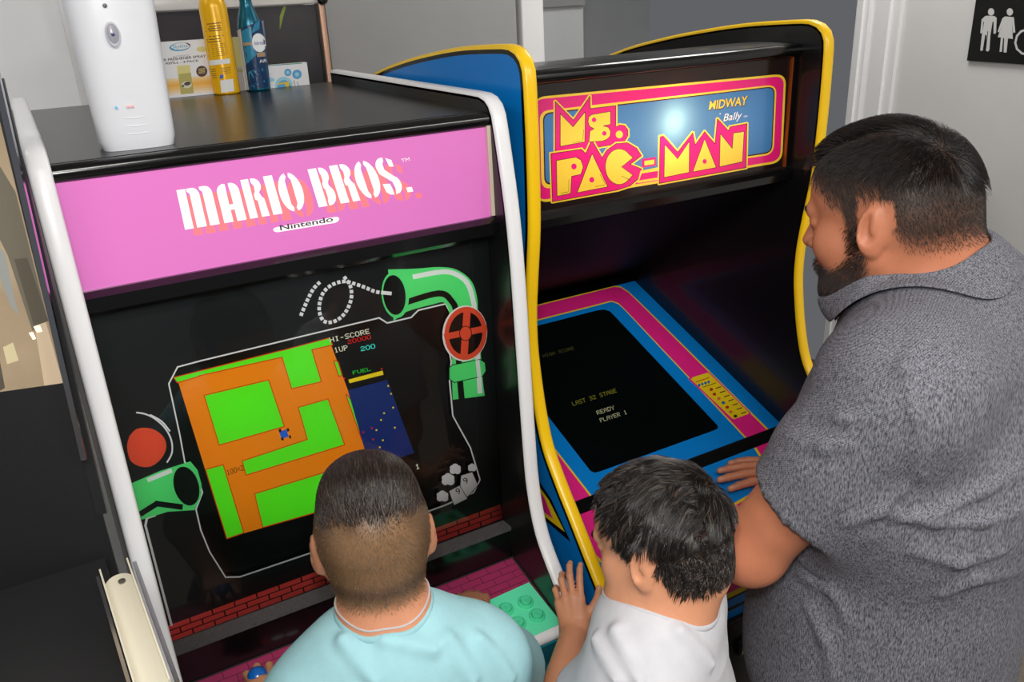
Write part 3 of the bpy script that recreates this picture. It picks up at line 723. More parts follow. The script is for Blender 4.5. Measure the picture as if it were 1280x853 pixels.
for lo, hi in (((XI0, 0.155, 1.43), (XI1, 0.165, 1.665)), ((XI0, YM+0.02, 1.425), (XI1, 0.165, 1.435)), ((XI0, YM+0.02, 1.664), (XI1, 0.165, 1.668))): bm_box(bm, lo, hi)
from_bm('lightbox', bm, mat('lightbox_buff', (200, 190, 175), 0.8), cab2)
pb = on_y(843, 152, YM)
bm = bmesh.new(); lathe(bm, [(0.004, -0.022), (0.013, -0.015), (0.019, 0.0), (0.015, 0.014), (0.004, 0.021)], Matrix.Translation((pb[0], 0.118, pb[2]+0.0)), 20)
from_bm('bulb', bm, mat('bulb_frost', (255, 214, 150), 0.4, emit=6.0), cab2, True)
light('marquee_bulb', 'POINT', (pb[0], 0.093, pb[2]), 1.6, (1.0, 0.62, 0.30), 0.006)
light('marquee_tube', 'AREA', (XC, 0.14, 1.55), 0.9, (1.0, 0.9, 0.8), 0.5, (XC, 0, 1.55), size_y=0.1)
box('marquee_bead', (XI1-0.012, YM-0.006, 1.45), (XI1-0.009, YM+0.002, 1.662), mat('copper_bead', (196, 96, 40), 0.3, metal=0.6), cab2)
# black well between marquee and monitor
prism('hood_panel', [(YM+0.01, 1.424), (YM+0.02, 1.424), (0.60, 1.10), (0.60, 1.088), (0.585, 1.088)], XI0, XI1, mat('hood_black', (8, 8, 9), 0.6, spec=0.2), cab2)
# sloping printed monitor surround
qA, qB = np.array([0.555, 1.072]), np.array([0.016, 0.876])
S = Sheet((XI0, qB[0], qB[1]), (1, 0, 0), (0, qA[0]-qB[0], qA[1]-qB[1])); LB = float(np.linalg.norm(qA-qB))
Zf = (660, 340, 3.047)
S.add([(0, 0), (WM, 0), (WM, LB), (0, LB)], 'blue')
def to_uv(pts, T): return [S.uv(T[0]+x/T[2], T[1]+y/T[2]) for x, y in pts]
half_o = to_uv([(250, 74), (325, 55), (352, 57), (382, 76), (420, 112), (944, 632)], Zf)
half_i = to_uv([(250, 133), (318, 115), (345, 124), (372, 150), (855, 665)], Zf)
def mirror(pts): return [(WM-a, b) for a, b in pts]
half_o.append((half_o[-1][0], -.1)); half_i.append((half_i[-1][0], -.1))
outer = half_o + mirror(half_o)[::-1]; inner = half_i + mirror(half_i)[::-1]
def shrink(poly, d):
    P = np.array(poly); c = np.array([WM/2, LB*0.2]); v = c-P; n = np.linalg.norm(v, axis=1)[:, None]; return [tuple(q) for q in P+v/n*d]
S.add(shrink(outer, -0.003), 'yellow'); S.add(shrink(outer, 0.003), 'pink'); S.add(shrink(inner, -0.006), 'yellow'); S.add(shrink(inner, -0.001), 'blue')
scr = to_uv([(262, 147), (290, 143), (312, 150), (330, 168), (722, 585), (724, 596), (712, 603), (560, 660)], Zf)
scr_i = [p for p in scr]; v_low = to_uv([(600, 645)], Zf)[0][1]
screen_uv = [scr[0], scr[1], scr[2], scr[3], scr[4], scr[5], scr[6]]
screen_poly = screen_uv + mirror(screen_uv)[::-1]
S.add(screen_poly, 'tube')
S.px([(610, 408), (620, 400), (684, 379), (694, 384), (848, 538), (843, 546), (786, 566), (776, 563)], 'pink', Zf)
S.px([(620, 409), (627, 402), (684, 384), (690, 386), (842, 537), (838, 542), (786, 561), (779, 560)], 'yellow', Zf)
for k in range(4): S.disc((652+k*12, 432-k*4), 5, 6, 'cyan', Zf, 10)
for k, (c, key) in enumerate((((698, 448), 'red'), ((710, 466), 'red'), ((727, 483), 'orange'), ((744, 499), 'cyan'), ((759, 516), 'red'), ((772, 534), 'orange'), ((790, 550), 'black'))): S.disc(c, 7, 6, key, Zf, 12)
for k in range(7): S.stroke([(716+k*16, 444+k*16), (734+k*16, 438+k*16)], 1.2, 'black', Zf)
S.stroke([(640, 420), (690, 403)], 1.0, 'red', Zf); S.stroke([(665, 440), (716, 423)], 0.8, 'black', Zf)
dim = 'dim'
pix_text(S, 'LAST 32 STAGE', (172, 511), (339, 459), (-6, -15), 'dimy', Zf)
pix_text(S, 'READY', (265, 545), (331, 524), (-6, -15), 'dimw', Zf)
pix_text(S, 'PLAYER 1', (277, 574), (379, 541), (-6, -15), 'dimw', Zf)
pix_text(S, 'HIGH SCORE', (58, 327), (177, 296), (-4, -12), 'dimd', Zf)
S.build('monitor_bezel', {'blue': mat('print_blue', (8, 134, 222), 0.35, coat=0.0, spec=0.3), 'yellow': m_yel, 'pink': m_pink, 'tube': mat('tube_glass', (7, 13, 13), 0.12, coat=0.4), 'cyan': mat('card_cyan', (20, 110, 170), 0.4),
     'red': mat('card_red', (190, 40, 40), 0.4), 'orange': mat('card_orange', (220, 120, 60), 0.4), 'black': mat('card_black', (60, 50, 20), 0.4),
     'dimy': mat('dim_yellow', (104, 100, 30), 0.3, emit=0.5), 'dimw': mat('dim_white', (150, 150, 120), 0.3, emit=0.5), 'dimd': mat('dim_olive', (60, 58, 24), 0.3, emit=0.5)}, cab2)
prism('bezel_board', [(qA[0], qA[1]-0.001), (qB[0], qB[1]-0.001), (qB[0], qB[1]-0.02), (qA[0], qA[1]-0.02)], XI0, XI1, m_inner, cab2)
# control deck
cA, cB = np.array([-0.010, 0.862]), np.array([-0.228, 0.806])
prism('control_panel', [(cA[0], cA[1]-0.001), (cB[0], cB[1]-0.001), (cB[0], 0.735), (cA[0], 0.735)], XI0, XI1, m_inner, cab2)
box('panel_gap', (XI0, -0.012, 0.84), (XI1, 0.016, 0.858), m_inner, cab2)
S = Sheet((XI0, cB[0], cB[1]), (1, 0, 0), (0, cA[0]-cB[0], cA[1]-cB[1])); LC = float(np.linalg.norm(cA-cB))
S.add([(0, 0), (WM, 0), (WM, LC), (0, LC)], 'blue')
band_o = [(1.190-XI0+0.095, LC), (1.190-XI0+0.085, LC*0.55), (1.190-XI0+0.03, LC*0.28), (WM*0.55, LC*0.2)]
o1 = to_uv([(934, 612), (990, 700), (900, 860)], Zf)
bo = [(WM-0.02, LC), (WM-0.035, LC*0.5), (WM-0.09, LC*0.22), (WM*0.5, LC*0.12)]; bi = [(WM-0.105, LC), (WM-0.125, LC*0.72), (WM-0.18, LC*0.55), (WM*0.5, LC*0.48)]
S.add(shrink(bo+bi[::-1], -0.000), 'pink')
S.add(mirror(bo+bi[::-1]), 'pink')
for path in (bo, bi, mirror(bo), mirror(bi)):
    for a, b in zip(path[:-1], path[1:]):
        a, b = np.array(a), np.array(b); d = (b-a)/np.linalg.norm(b-a); n = np.array([-d[1], d[0]])*0.003
        S.add([a-n, b-n, b+n, a+n], 'yellow')
S.add([(0, 0), (WM, 0), (WM, 0.02), (0, 0.02)], 'pink')
S.build('deck_print', {'blue': MATS['print_blue'], 'pink': m_pink, 'yellow': m_yel}, cab2, lift=0.001)
deckU, deckV, deckN, deckP = S.U.copy(), S.V.copy(), S.N.copy(), S.P0+S.N*0.001
deck_m = Matrix(((deckU[0], deckV[0], deckN[0], 0), (deckU[1], deckV[1], deckN[1], 0), (deckU[2], deckV[2], deckN[2], 0), (0, 0, 0, 1)))
joystick(cab2, deckP+deckU*(WM*0.40)+deckV*(LC*0.5), MATS['ball_red'], h=0.05)
for a in (0.86, 0.93):
    deck_button(cab2, deckP+deckU*(WM*a)+deckV*(LC*0.80), mat('button_white', (240, 240, 240), 0.25, coat=0.3), 0.012)
DECK2 = (deckP.copy(), deckU.copy(), deckV.copy(), deckN.copy(), LC)
# front of the deck and coin door
S = Sheet((XI0, -0.2292, 0.64), (1, 0, 0), (0, 0, 1))
S.add([(0, 0), (WM, 0), (WM, 0.165), (0, 0.165)], 'pink'); S.add([(0, 0), (WM, 0), (WM, 0.102), (0, 0.102)], 'yellow'); S.add([(0, 0), (WM, 0), (WM, 0.090), (0, 0.090)], 'key'); S.add([(0, 0), (WM, 0), (WM, 0.084), (0, 0.084)], 'blue')
S.build('deck_front', {'pink': m_pink, 'yellow': m_yel, 'blue': MATS['print_blue'], 'key': MATS['keyline_black']}, cab2)
box('front_panel', (XI0, -0.228, 0.02), (XI1, -0.205, 0.80), m_black, cab2)
cd = box('coin_door', (0.84, -0.2335, 0.22), (1.16, -0.2285, 0.668), mat('coin_door_black', (12, 12, 13), 0.3, bump=0.3, bscale=500), cab2, bevel=0.0018)
box('door_rim', (0.835, -0.237, 0.672), (1.165, -0.2285, 0.68), m_black, cd, bevel=0.002)
def fp(px, py, y=-0.234): return on_y(px, py, y)
q = fp(929, 806)
box('coin_slot', (q[0]-0.016, -0.242, q[2]-0.018), (q[0]+0.016, -0.2335, q[2]+0.018), m_black, cd, bevel=0.002)
box('price_light', (q[0]-0.009, -0.2432, q[2]-0.013), (q[0]+0.009, -0.2422, q[2]+0.013), mat('price_yellow', (176, 180, 30), 0.3, emit=0.1), cd)
for px, py, r in ((944, 819, 0.0085), (961, 808, 0.005)):
    q = fp(px, py); bm = bmesh.new(); lathe(bm, [(r, 0), (r, 0.004), (r*.8, 0.006), (r*.35, 0.006), (r*.3, 0.004)], Matrix.Translation((q[0], -0.2337, q[2])) @ Matrix.Rotation(math.pi/2, 4, 'X'), 20); from_bm('door_lock', bm, m_chrome, cd, True)
tube('door_handle', [fp(905, 765, -0.241), fp(940, 749, -0.243), fp(960, 744, -0.241)], 0.003, m_black, cd)
box('plinth', (XI0, -0.19, 0.0), (XI1, 0.77, 0.03), m_black, cab2)

# ================================================================== things on the cabinet top
ZT = 1.6363
# air freshener dispenser
def dispenser():
    base = on_z(177, 187, ZT)
    t = thing('air_freshener_dispenser', 'white wall-type air freshener dispenser standing on the front edge of the black cabinet top', 'air freshener', base)
    fwd = np.array([CAM_C[0]-base[0]+0.08, CAM_C[1]-base[1]]); fwd /= np.linalg.norm(fwd)   # front faces the room
    ang = math.atan2(fwd[1], fwd[0])+math.pi/2
    c = base + np.array([-fwd[0]*0.036, -fwd[1]*0.036, 0])
    M = Matrix.Translation(Vector(c)) @ Matrix.Rotation(ang, 4, 'Z')
    # body: rounded section lofted upward, wider and deeper above; local -y is the front
    rows = []; zs = [0, .004, .012, .03, .06, .09, .12, .15, .18, .205, .222, .232, .236]
    for z in zs:
        t_ = z/0.236
        w = 0.0465+0.008*t_; fr = 0.032+0.014*math.sin(min(1, t_*1.1)*math.pi*.5); bk = 0.034
        s = 1.0
        if z < .012: s = .93+.07*z/.012
        if z > .205: s = 1-.5*((z-.205)/.031)**2.2
        row = []
        for i in range(40):
            a = 2*math.pi*i/40; cx, sy = math.cos(a), math.sin(a)
            x = w*s*math.copysign(abs(cx)**0.55, cx)
            y = (fr if sy < 0 else bk)*s*math.copysign(abs(sy)**(0.42 if sy > 0 else 0.6), sy)
            row.append((x, y, z))
        rows.append(row)
    bm = bmesh.new(); R = [[bm.verts.new(M @ Vector(p)) for p in row] for row in rows]
    for a, b in zip(R[:-1], R[1:]):
        for i in range(40): bm.faces.new((a[i], a[(i+1) % 40], b[(i+1) % 40], b[i]))
    bm.faces.new(R[0][::-1]); bm.faces.new(R[-1])
    body = from_bm('body', bm, mat('dispenser_white', (224, 226, 232), 0.32), t, True)
    # back half, a separate shell behind a seam
    bm = bmesh.new(); bm_box(bm, (-0.0475, 0.006, 0.002), (0.0475, 0.037, 0.215), 0.006, M); from_bm('back_shell', bm, mat('dispenser_shell', (200, 200, 208), 0.4), t, True)
    def onfront(px, py):
        d = np.array(M.to_3x3() @ Vector((0, -1, 0))); P = np.array(M @ Vector((0, -0.046, 0)))
        r_ = ray(px, py); return CAM_C + r_*(((P-CAM_C)@d)/(r_@d)), d
    p, d = onfront(141, 43)
    MM = Matrix.Translation(Vector(p)) @ Matrix.Rotation(ang, 4, 'Z') @ Matrix.Rotation(math.pi/2, 4, 'X') @ Matrix.Scale(1.75, 4, (0, 1, 0))
    bm = bmesh.new(); lathe(bm, [(0.0085, -0.004), (0.0085, 0.0018), (0.0072, 0.003), (0.0062, 0.0016)], MM, 28, cap=False); from_bm('sensor_rim', bm, MATS['dispenser_shell'], t, True)
    bm = bmesh.new(); lathe(bm, [(0.0062, 0.0012), (0.0045, 0.0018), (0.001, 0.0022)], MM, 24); w_ = from_bm('sensor_window', bm, mat('sensor_silver', (150, 150, 160), 0.25), t, True)
    bm = bmesh.new(); lathe(bm, [(0.0021, 0.002), (0.0021, 0.0030), (0.0008, 0.0034)], Matrix.Translation(Vector(p)) @ Matrix.Rotation(ang, 4, 'Z') @ Matrix.Rotation(math.pi/2, 4, 'X'), 16); from_bm('lens', bm, mat('lens_blue', (60, 60, 110), 0.2), w_, True)
    p, d = onfront(131, 7)
    bm = bmesh.new(); lathe(bm, [(0.0026, -0.002), (0.0026, 0.0012), (0.001, 0.0016)], Matrix.Translation(Vector(p)) @ Matrix.Rotation(ang, 4, 'Z') @ Matrix.Rotation(math.pi/2, 4, 'X'), 16); from_bm('indicator_lamp', bm, mat('lamp_grey', (90, 90, 95), 0.3), t, True)
    for (px, py), mm in (((146, 135), mat('mark_blue', (90, 190, 240), 0.4)), ((161, 134), mat('mark_pink', (250, 170, 170), 0.4)), ((166, 133.5), MATS['mark_pink'])):
        p, d = onfront(px, py); p = p - d*0.0065
        bm = bmesh.new(); lathe(bm, [(0.0016, -0.004), (0.0016, 0.0012), (0.0003, 0.0014)], Matrix.Translation(Vector(p)) @ Matrix.Rotation(ang, 4, 'Z') @ Matrix.Rotation(math.pi/2, 4, 'X'), 10); from_bm('level_mark', bm, mm, t, True)
    for k, zz in enumerate((0.043, 0.033, 0.023)):
        pts = [M @ Vector((x, -(0.032+0.014*math.sin(min(1, zz/0.236*1.1)*math.pi*.5))*(1-abs(x/0.05)**2.6)**0.6+0.0004, zz-0.003*math.cos(x/0.024*1.5))) for x in np.linspace(-0.022, 0.022, 9)]
        tube('grip_ridge', pts, 0.0009, MATS['dispenser_white'], t, seg=8)
dispenser()

def lathe_thing(name, parent, prof, m, pos, seg=40):
    bm = bmesh.new(); lathe(bm, prof, Matrix.Translation(Vector(pos)), seg); return from_bm(name, bm, m, parent, True)
class Wrap:
    """printed patches on a can: pixels are cast on to the cylinder"""
    def __init__(s, pos, rad): s.p = np.array(pos); s.r = rad
    def hit(s, px, py, lift=0.0003):
        d = ray(px, py); o = CAM_C-s.p; a = d[0]**2+d[1]**2; b = o[0]*d[0]+o[1]*d[1]; R = s.r+lift; c = o[0]**2+o[1]**2-R*R
        disc = b*b-a*c
        if disc < 0: disc = 0
        return CAM_C+d*((-b-math.sqrt(disc))/a)
    def patch(s, name, corners, m, parent, T=None, lift=0.0003, n=10):
        """corners TL TR BR BL in pixels"""
        if T: corners = [(T[0]+x/T[2], T[1]+y/T[2]) for x, y in corners]
        TL, TR, BR, BL = [np.array(c, float) for c in corners]; verts = []; faces = []
        for i in range(n+1):
            for j in range(3):
                u, v = i/n, j/2; q = (TL*(1-u)+TR*u)*(1-v)+(BL*(1-u)+BR*u)*v; verts.append(s.hit(q[0], q[1], lift))
        for i in range(n):
            for j in range(2): faces.append((i*3+j, i*3+j+1, (i+1)*3+j+1, (i+1)*3+j))
        return verts, faces
    def multi(s, name, lst, m, parent, T=None, lift=0.0003):
        V, F = [], []
        for c in lst:
            v, f = s.patch(name, c, m, parent, T, lift, 4 if len(lst) > 4 else 10); F += [tuple(i+len(V) for i in q) for q in f]; V += v
        return from_lists(name, V, F, m, parent=parent)
# yellow spray can
def yellow_can():
    b = on_z(283.5, 116.5, ZT) + np.array([0, -0.004, 0])
    t = thing('spray_can', 'tall yellow spray can with white label blocks at the back of the cabinet top', 'spray can', b, 'air freshener cans and bottles')
    R = 0.0268
    lathe_thing('can_body', t, [(R-.002, 0), (R, 0.002), (R, 0.004), (R, 0.165), (R-.0015, 0.172), (R-.004, 0.18)], mat('can_yellow', (236, 178, 14), 0.25, metal=0.15), b)
    lathe_thing('cap', t, [(R-.004, 0.178), (R-.0045, 0.20), (R-.009, 0.216), (R-.018, 0.224), (0.0005, 0.226)], mat('cap_yellow', (240, 190, 20), 0.3), b)
    w = Wrap(b, R); Tz = (180, 0, 4.923)
    for q in ([(400, 373), (528, 360), (530, 390), (402, 404)], [(468, 496), (548, 485), (556, 560), (476, 572)]): w.multi('label_block', [q], mat('label_white', (222, 222, 220), 0.5), t, Tz)
    lines = []
    for k, (x0, x1, y) in enumerate(((385, 470, 146), (400, 470, 162), (392, 475, 176), (378, 480, 190), (374, 490, 224), (385, 470, 243), (390, 470, 258))): lines.append([(x0, y), (x1, y-9), (x1+1, y-3), (x0+1, y+6)])
    for k in range(7): lines.append([(390+k*2, 276+k*12), (500+k*2, 264+k*12), (500+k*2, 267+k*12), (390+k*2, 279+k*12)])
    for k in range(5): lines.append([(412+k*2, 426+k*13), (440+k*2, 423+k*13), (440+k*2, 427+k*13), (412+k*2, 430+k*13)])
    for k in range(4): lines.append([(470+k*2, 420+k*11), (535, 412+k*11), (535, 415+k*11), (470+k*2, 423+k*11)])
    w.multi('label_print', lines, mat('label_brown', (120, 82, 14), 0.5), t, Tz)
    w.multi('label_badge', [[(466, 462), (488, 459), (489, 482), (467, 485)]], mat('label_blue', (50, 100, 180), 0.5), t, Tz)
yellow_can()
# teal spray bottle
def teal_bottle():
    b = on_z(323, 112.5, ZT) + np.array([0, -0.006, 0])
    t = thing('spray_bottle', 'teal blue air freshener spray bottle with a white oval badge on its label', 'spray bottle', b, 'air freshener cans and bottles')
    R = 0.0242
    m_teal = mat('bottle_teal', (8, 98, 122), 0.22, metal=0.35)
    lathe_thing('bottle_body', t, [(R-.003, 0), (R, 0.003), (R, 0.118), (R-.001, 0.13), (R-.005, 0.145), (R-.010, 0.160), (R-.0125, 0.172), (0.0125, 0.178), (0.0120, 0.19)], m_teal, b)
    lathe_thing('sprayer_head', t, [(0.013, 0.186), (0.0145, 0.196), (0.0145, 0.215), (0.011, 0.225), (0.0005, 0.228)], mat('sprayer_teal', (20, 110, 135), 0.3), b)
    q = b+np.array([0, 0, 0.2]); dr = -_r0
    tube('trigger', [q+np.array(_r0)*0.012+np.array([0, 0, 0.012]), q+np.array(_r0)*0.024+np.array([0, 0, 0.004]), q+np.array(_r0)*0.028+np.array([0, 0, -0.014])], 0.0035, mat('trigger_grey', (150, 158, 165), 0.3), t)
    w = Wrap(b, R); Tz = (245, 0, 7.108)
    w.multi('label_back', [[(365, 275), (395, 255), (470, 800), (442, 800)]], mat('label_offwhite', (216, 222, 222), 0.5), t, Tz, 0.0004)
    w.multi('label_dark', [[(398, 250), (600, 180), (660, 770), (470, 800)]], mat('label_navy', (14, 52, 92), 0.3), t, Tz, 0.0003)
    w.multi('label_sky', [[(402, 275), (490, 235), (500, 370), (415, 385)], [(520, 215), (570, 175), (560, 260), (490, 300)], [(425, 410), (545, 400), (540, 480), (440, 585)], [(465, 640), (540, 610), (640, 600), (470, 725)], [(470, 770), (560, 720), (655, 705), (478, 800)]], mat('label_sky', (40, 130, 165), 0.3), t, Tz, 0.0005)
    w.multi('label_band', [[(415, 380), (510, 372), (512, 400), (420, 408)], [(540, 470), (628, 460), (632, 500), (545, 508)]], mat('label_tan', (168, 140, 112), 0.4), t, Tz, 0.0006)
    ov = []
    C0 = (560, 380)
    V = [w.hit(245+C0[0]/7.108, C0[1]/7.108, 0.0009)]; n = 24; Fb = [(0, (i+1) % n+1, i+1) for i in range(n)]
    for k in range(1, 6):
        for i in range(n):
            a = 2*math.pi*i/n; rx, ry = 62*k/5, 84*k/5
            V.append(w.hit(245+(C0[0]+rx*math.cos(a)+8*k/5*math.sin(a))/7.108, (C0[1]+ry*math.sin(a))/7.108, 0.0009))
            if k > 1: q0 = 1+(k-2)*n; q1 = 1+(k-1)*n; Fb.append((q0+i, q0+(i+1) % n, q1+(i+1) % n, q1+i))
    from_lists('badge', V, Fb, mat('label_white2', (235, 238, 240), 0.4), parent=t)
    def wrap_text(txt, p0, p1, h, m):
        tris, wd = font_tris(txt, 0.0); X = np.array([(p1[0]-p0[0])/wd, (p1[1]-p0[1])/wd]); Y = np.array([X[1], -X[0]])/np.linalg.norm(X)*h/0.72; Vv, F = [], []
        for tr in tris:
            F.append((len(Vv), len(Vv)+1, len(Vv)+2))
            for a, bq in tr: q = np.array(p0)+X*a+Y*bq; Vv.append(w.hit(245+q[0]/7.108, q[1]/7.108, 0.0013))
        from_lists('badge_lettering', Vv, F, m, parent=t)
    wrap_text('febreze', (518, 402), (612, 392), 34, mat('badge_blue', (60, 84, 170), 0.4))
    wrap_text('AIR', (566, 560), (632, 550), 30, MATS['label_white2'])
teal_bottle()
# cartons
def carton(name, label, TL, TR, BL, BR, y, depth, draw, side_rgb):
    bl = on_y(*BL, y); br = on_y(*BR, y); tl = on_y(*TL, y)
    bl[2] = ZT; w = abs(br[0]-bl[0]); h = tl[2]-ZT
    t = thing(name, label, 'box', bl, 'cartons at the back of the cabinet top')
    box('carton_body', (bl[0], y+0.0003, ZT), (bl[0]+w, y+depth, ZT+h), mat(name+'_side', side_rgb, 0.5), t)
    S = Sheet((bl[0], y, ZT), (1, 0, 0), (0, 0, 1)); S.add([(0, 0), (w, 0), (w, h), (0, h)], 'white'); mats = draw(S, w, h)
    S.build('printed_face', mats, t)
def draw_refill(S, w, h):
    Tz = (195, 40, 9.478)
    for k in range(8):
        v0 = 0.05+0.3*k/8; S.add([(0, h*v0), (w, h*v0), (w, h*(v0+0.30/8)), (0, h*(v0+0.30/8))], 'o%d' % (7-abs(k-4)))
    S.disc((282, 176), 124, 50, 'cyan', Tz, rot=-0.1); S.disc((292, 170), 112, 40, 'white', Tz, rot=-0.1)
    S.px([(330, 126), (380, 130), (408, 150), (404, 178), (392, 160), (370, 142)], 'brown', Tz)
    line_text(S, 'Skyline', (190, 200), (372, 180), 46, 'cyan', Tz, shear=0.25)
    line_text(S, 'AUTOMATIC', (200, 302), (400, 284), 18, 'grey', Tz)
    line_text(S, 'AIR FRESHENER SPRAY', (40, 352), (594, 298), 30, 'brown', Tz, offset=0.02)
    line_text(S, 'REFILL - 4 PACK', (116, 386), (510, 350), 26, 'brown', Tz, offset=0.02)
    S.disc((540, 205), 60, 32, 'straw', Tz)
    S.px([(246, 402), (400, 390), (410, 480), (425, 560), (452, 748), (298, 770), (272, 570), (258, 500)], 'straw', Tz)
    S.px([(264, 500), (412, 482), (440, 660), (452, 748), (298, 770), (275, 600)], 'olive', Tz)
    S.disc((365, 625), 60, 42, 'pale', Tz); S.disc((372, 612), 40, 22, 'brown', Tz, rot=-0.2); S.disc((320, 640), 16, 12, 'brown', Tz)
    S.disc((542, 466), 66, 66, 'maroon', Tz); 
    for k in range(5): S.stroke([(505, 440+k*13), (580, 430+k*13)], 0.5, 'straw', Tz)
    S.add([(0, 0), (w, 0), (w, h*.05), (0, h*.05)], 'white')
    M = {'white': mat('carton_white', (226, 226, 228), 0.5), 'cyan': mat('carton_cyan', (50, 150, 190), 0.5), 'grey': mat('carton_grey', (120, 112, 110), 0.5), 'brown': mat('carton_brown', (70, 52, 56), 0.5),
         'straw': mat('carton_straw', (214, 204, 130), 0.5), 'olive': mat('carton_olive', (176, 166, 92), 0.5), 'pale': mat('carton_pale', (206, 202, 176), 0.5), 'maroon': mat('carton_maroon', (78, 44, 44), 0.5)}
    for k in range(3, 8): f = (k-3)/4; M['o%d' % k] = mat('carton_orange_%d' % k, (232, 214-44*f, 190-130*f), 0.5)
    return M
carton('carton', 'white and orange refill carton standing behind the dispenser, left of the yellow can', (200, 53), (268, 46.5), (211.5, 123), (281, 115), 0.706, 0.028, draw_refill, (220, 220, 220))
def draw_small(S, w, h):
    Tz = (320, 0, 7.418)
    S.px([(110, 608), (425, 572), (426, 590), (112, 614)], 'teal', Tz); S.px([(300, 586), (425, 572), (426, 590), (300, 600)], 'green', Tz)
    S.disc((258, 790), 82, 78, 'aqua', Tz); S.disc((262, 800), 62, 56, 'blue', Tz); S.disc((290, 780), 22, 26, 'yellow', Tz); S.stroke([(205, 778), (280, 768)], 2, 'yellow', Tz)
    S.disc((295, 672), 33, 35, 'blue', Tz); S.disc((380, 690), 44, 44, 'blue', Tz); S.disc((295, 672), 15, 16, 'aqua', Tz); S.disc((380, 690), 20, 20, 'aqua', Tz); S.disc((135, 740), 40, 20, 'aqua', Tz)
    S.stroke([(350, 745), (362, 795)], 0.7, 'grey', Tz); S.stroke([(380, 760), (395, 790)], 0.7, 'grey', Tz)
    return {'white': MATS['carton_white'], 'teal': mat('carton_teal', (30, 130, 150), 0.5), 'green': mat('carton_green', (40, 150, 110), 0.5), 'aqua': mat('carton_aqua', (150, 205, 222), 0.5), 'blue': mat('carton_blue', (86, 160, 208), 0.5), 'yellow': mat('carton_yellow', (224, 190, 50), 0.5), 'grey': MATS['carton_grey']}
carton('carton', 'small white carton with blue bubbles at the right behind the teal bottle', (335, 82), (384, 75), (338, 110), (387, 104.5), 0.712, 0.022, draw_small, (214, 214, 216))
def draw_slim(S, w, h):
    S.add([(0, h*.45), (w, h*.45), (w, h), (0, h)], 'straw'); S.add([(0, h*.35), (w, h*.35), (w, h*.40), (0, h*.40)], 'olive')
    return {'white': mat('carton_dull', (190, 182, 178), 0.5), 'straw': MATS['carton_straw'], 'olive': MATS['carton_olive']}
carton('carton', 'slim pale yellow carton squeezed between the yellow can and the teal bottle', (288, 47), (303, 46), (299, 113), (312, 111), 0.718, 0.016, draw_slim, (190, 180, 170))

# dark framed panel leaning behind the cabinet
def framed_panel():
    y = YB-0.14
    a = on_y(190, 60, y); c = on_y(409, 50, y); tz = on_y(360, 4, y)[2]
    t = thing('framed_panel', 'dark glossy panel with a copper edge and bright top rail standing behind the cabinet top', 'framed panel', (a[0], y, 0))
    box('panel', (a[0], y, 0.0), (c[0]-0.022, y+0.02, tz-0.006), mat('panel_dark', (58, 54, 58), 0.22, noise=0.3, scale=5), t)
    box('side_rail', (c[0]-0.016, y-0.012, 0.0), (c[0]+0.0, y+0.03, tz-0.004), mat('rail_copper', (186, 146, 122), 0.3, metal=0.4), t, bevel=0.003)
    box('side_gap', (c[0]-0.022, y-0.004, 0.9), (c[0]-0.016, y+0.02, tz-0.006), m_black, t)
    box('top_rail', (a[0], y-0.012, tz-0.004), (c[0]-0.012, y+0.03, tz+0.035), mat('rail_silver', (226, 222, 218), 0.25), t, bevel=0.004)
    q = on_y(403, 2, y-0.013)
    bm = bmesh.new(); lathe(bm, [(0.014, 0), (0.014, 0.008), (0.010, 0.014), (0.0005, 0.016)], Matrix.Translation((q[0], y-0.012, q[2]+0.006)) @ Matrix.Rotation(math.pi/2, 4, 'X'), 20); from_bm('corner_knob', bm, m_black, t, True)
    pts = [on_y(px, py, y-0.001) for px, py in ((356, 8), (352, 20), (350, 36))]
    V, F = [], []
    for i, p in enumerate(pts):
        w = (0.004, 0.005, 0.001)[i]; V += [p-np.array([w, 0, 0]), p+np.array([w, 0, 0])]
    from_lists('green_streak', V, [(0, 1, 3, 2), (2, 3, 5, 4)], mat('streak_green', (130, 150, 60), 0.4), parent=t)
framed_panel()

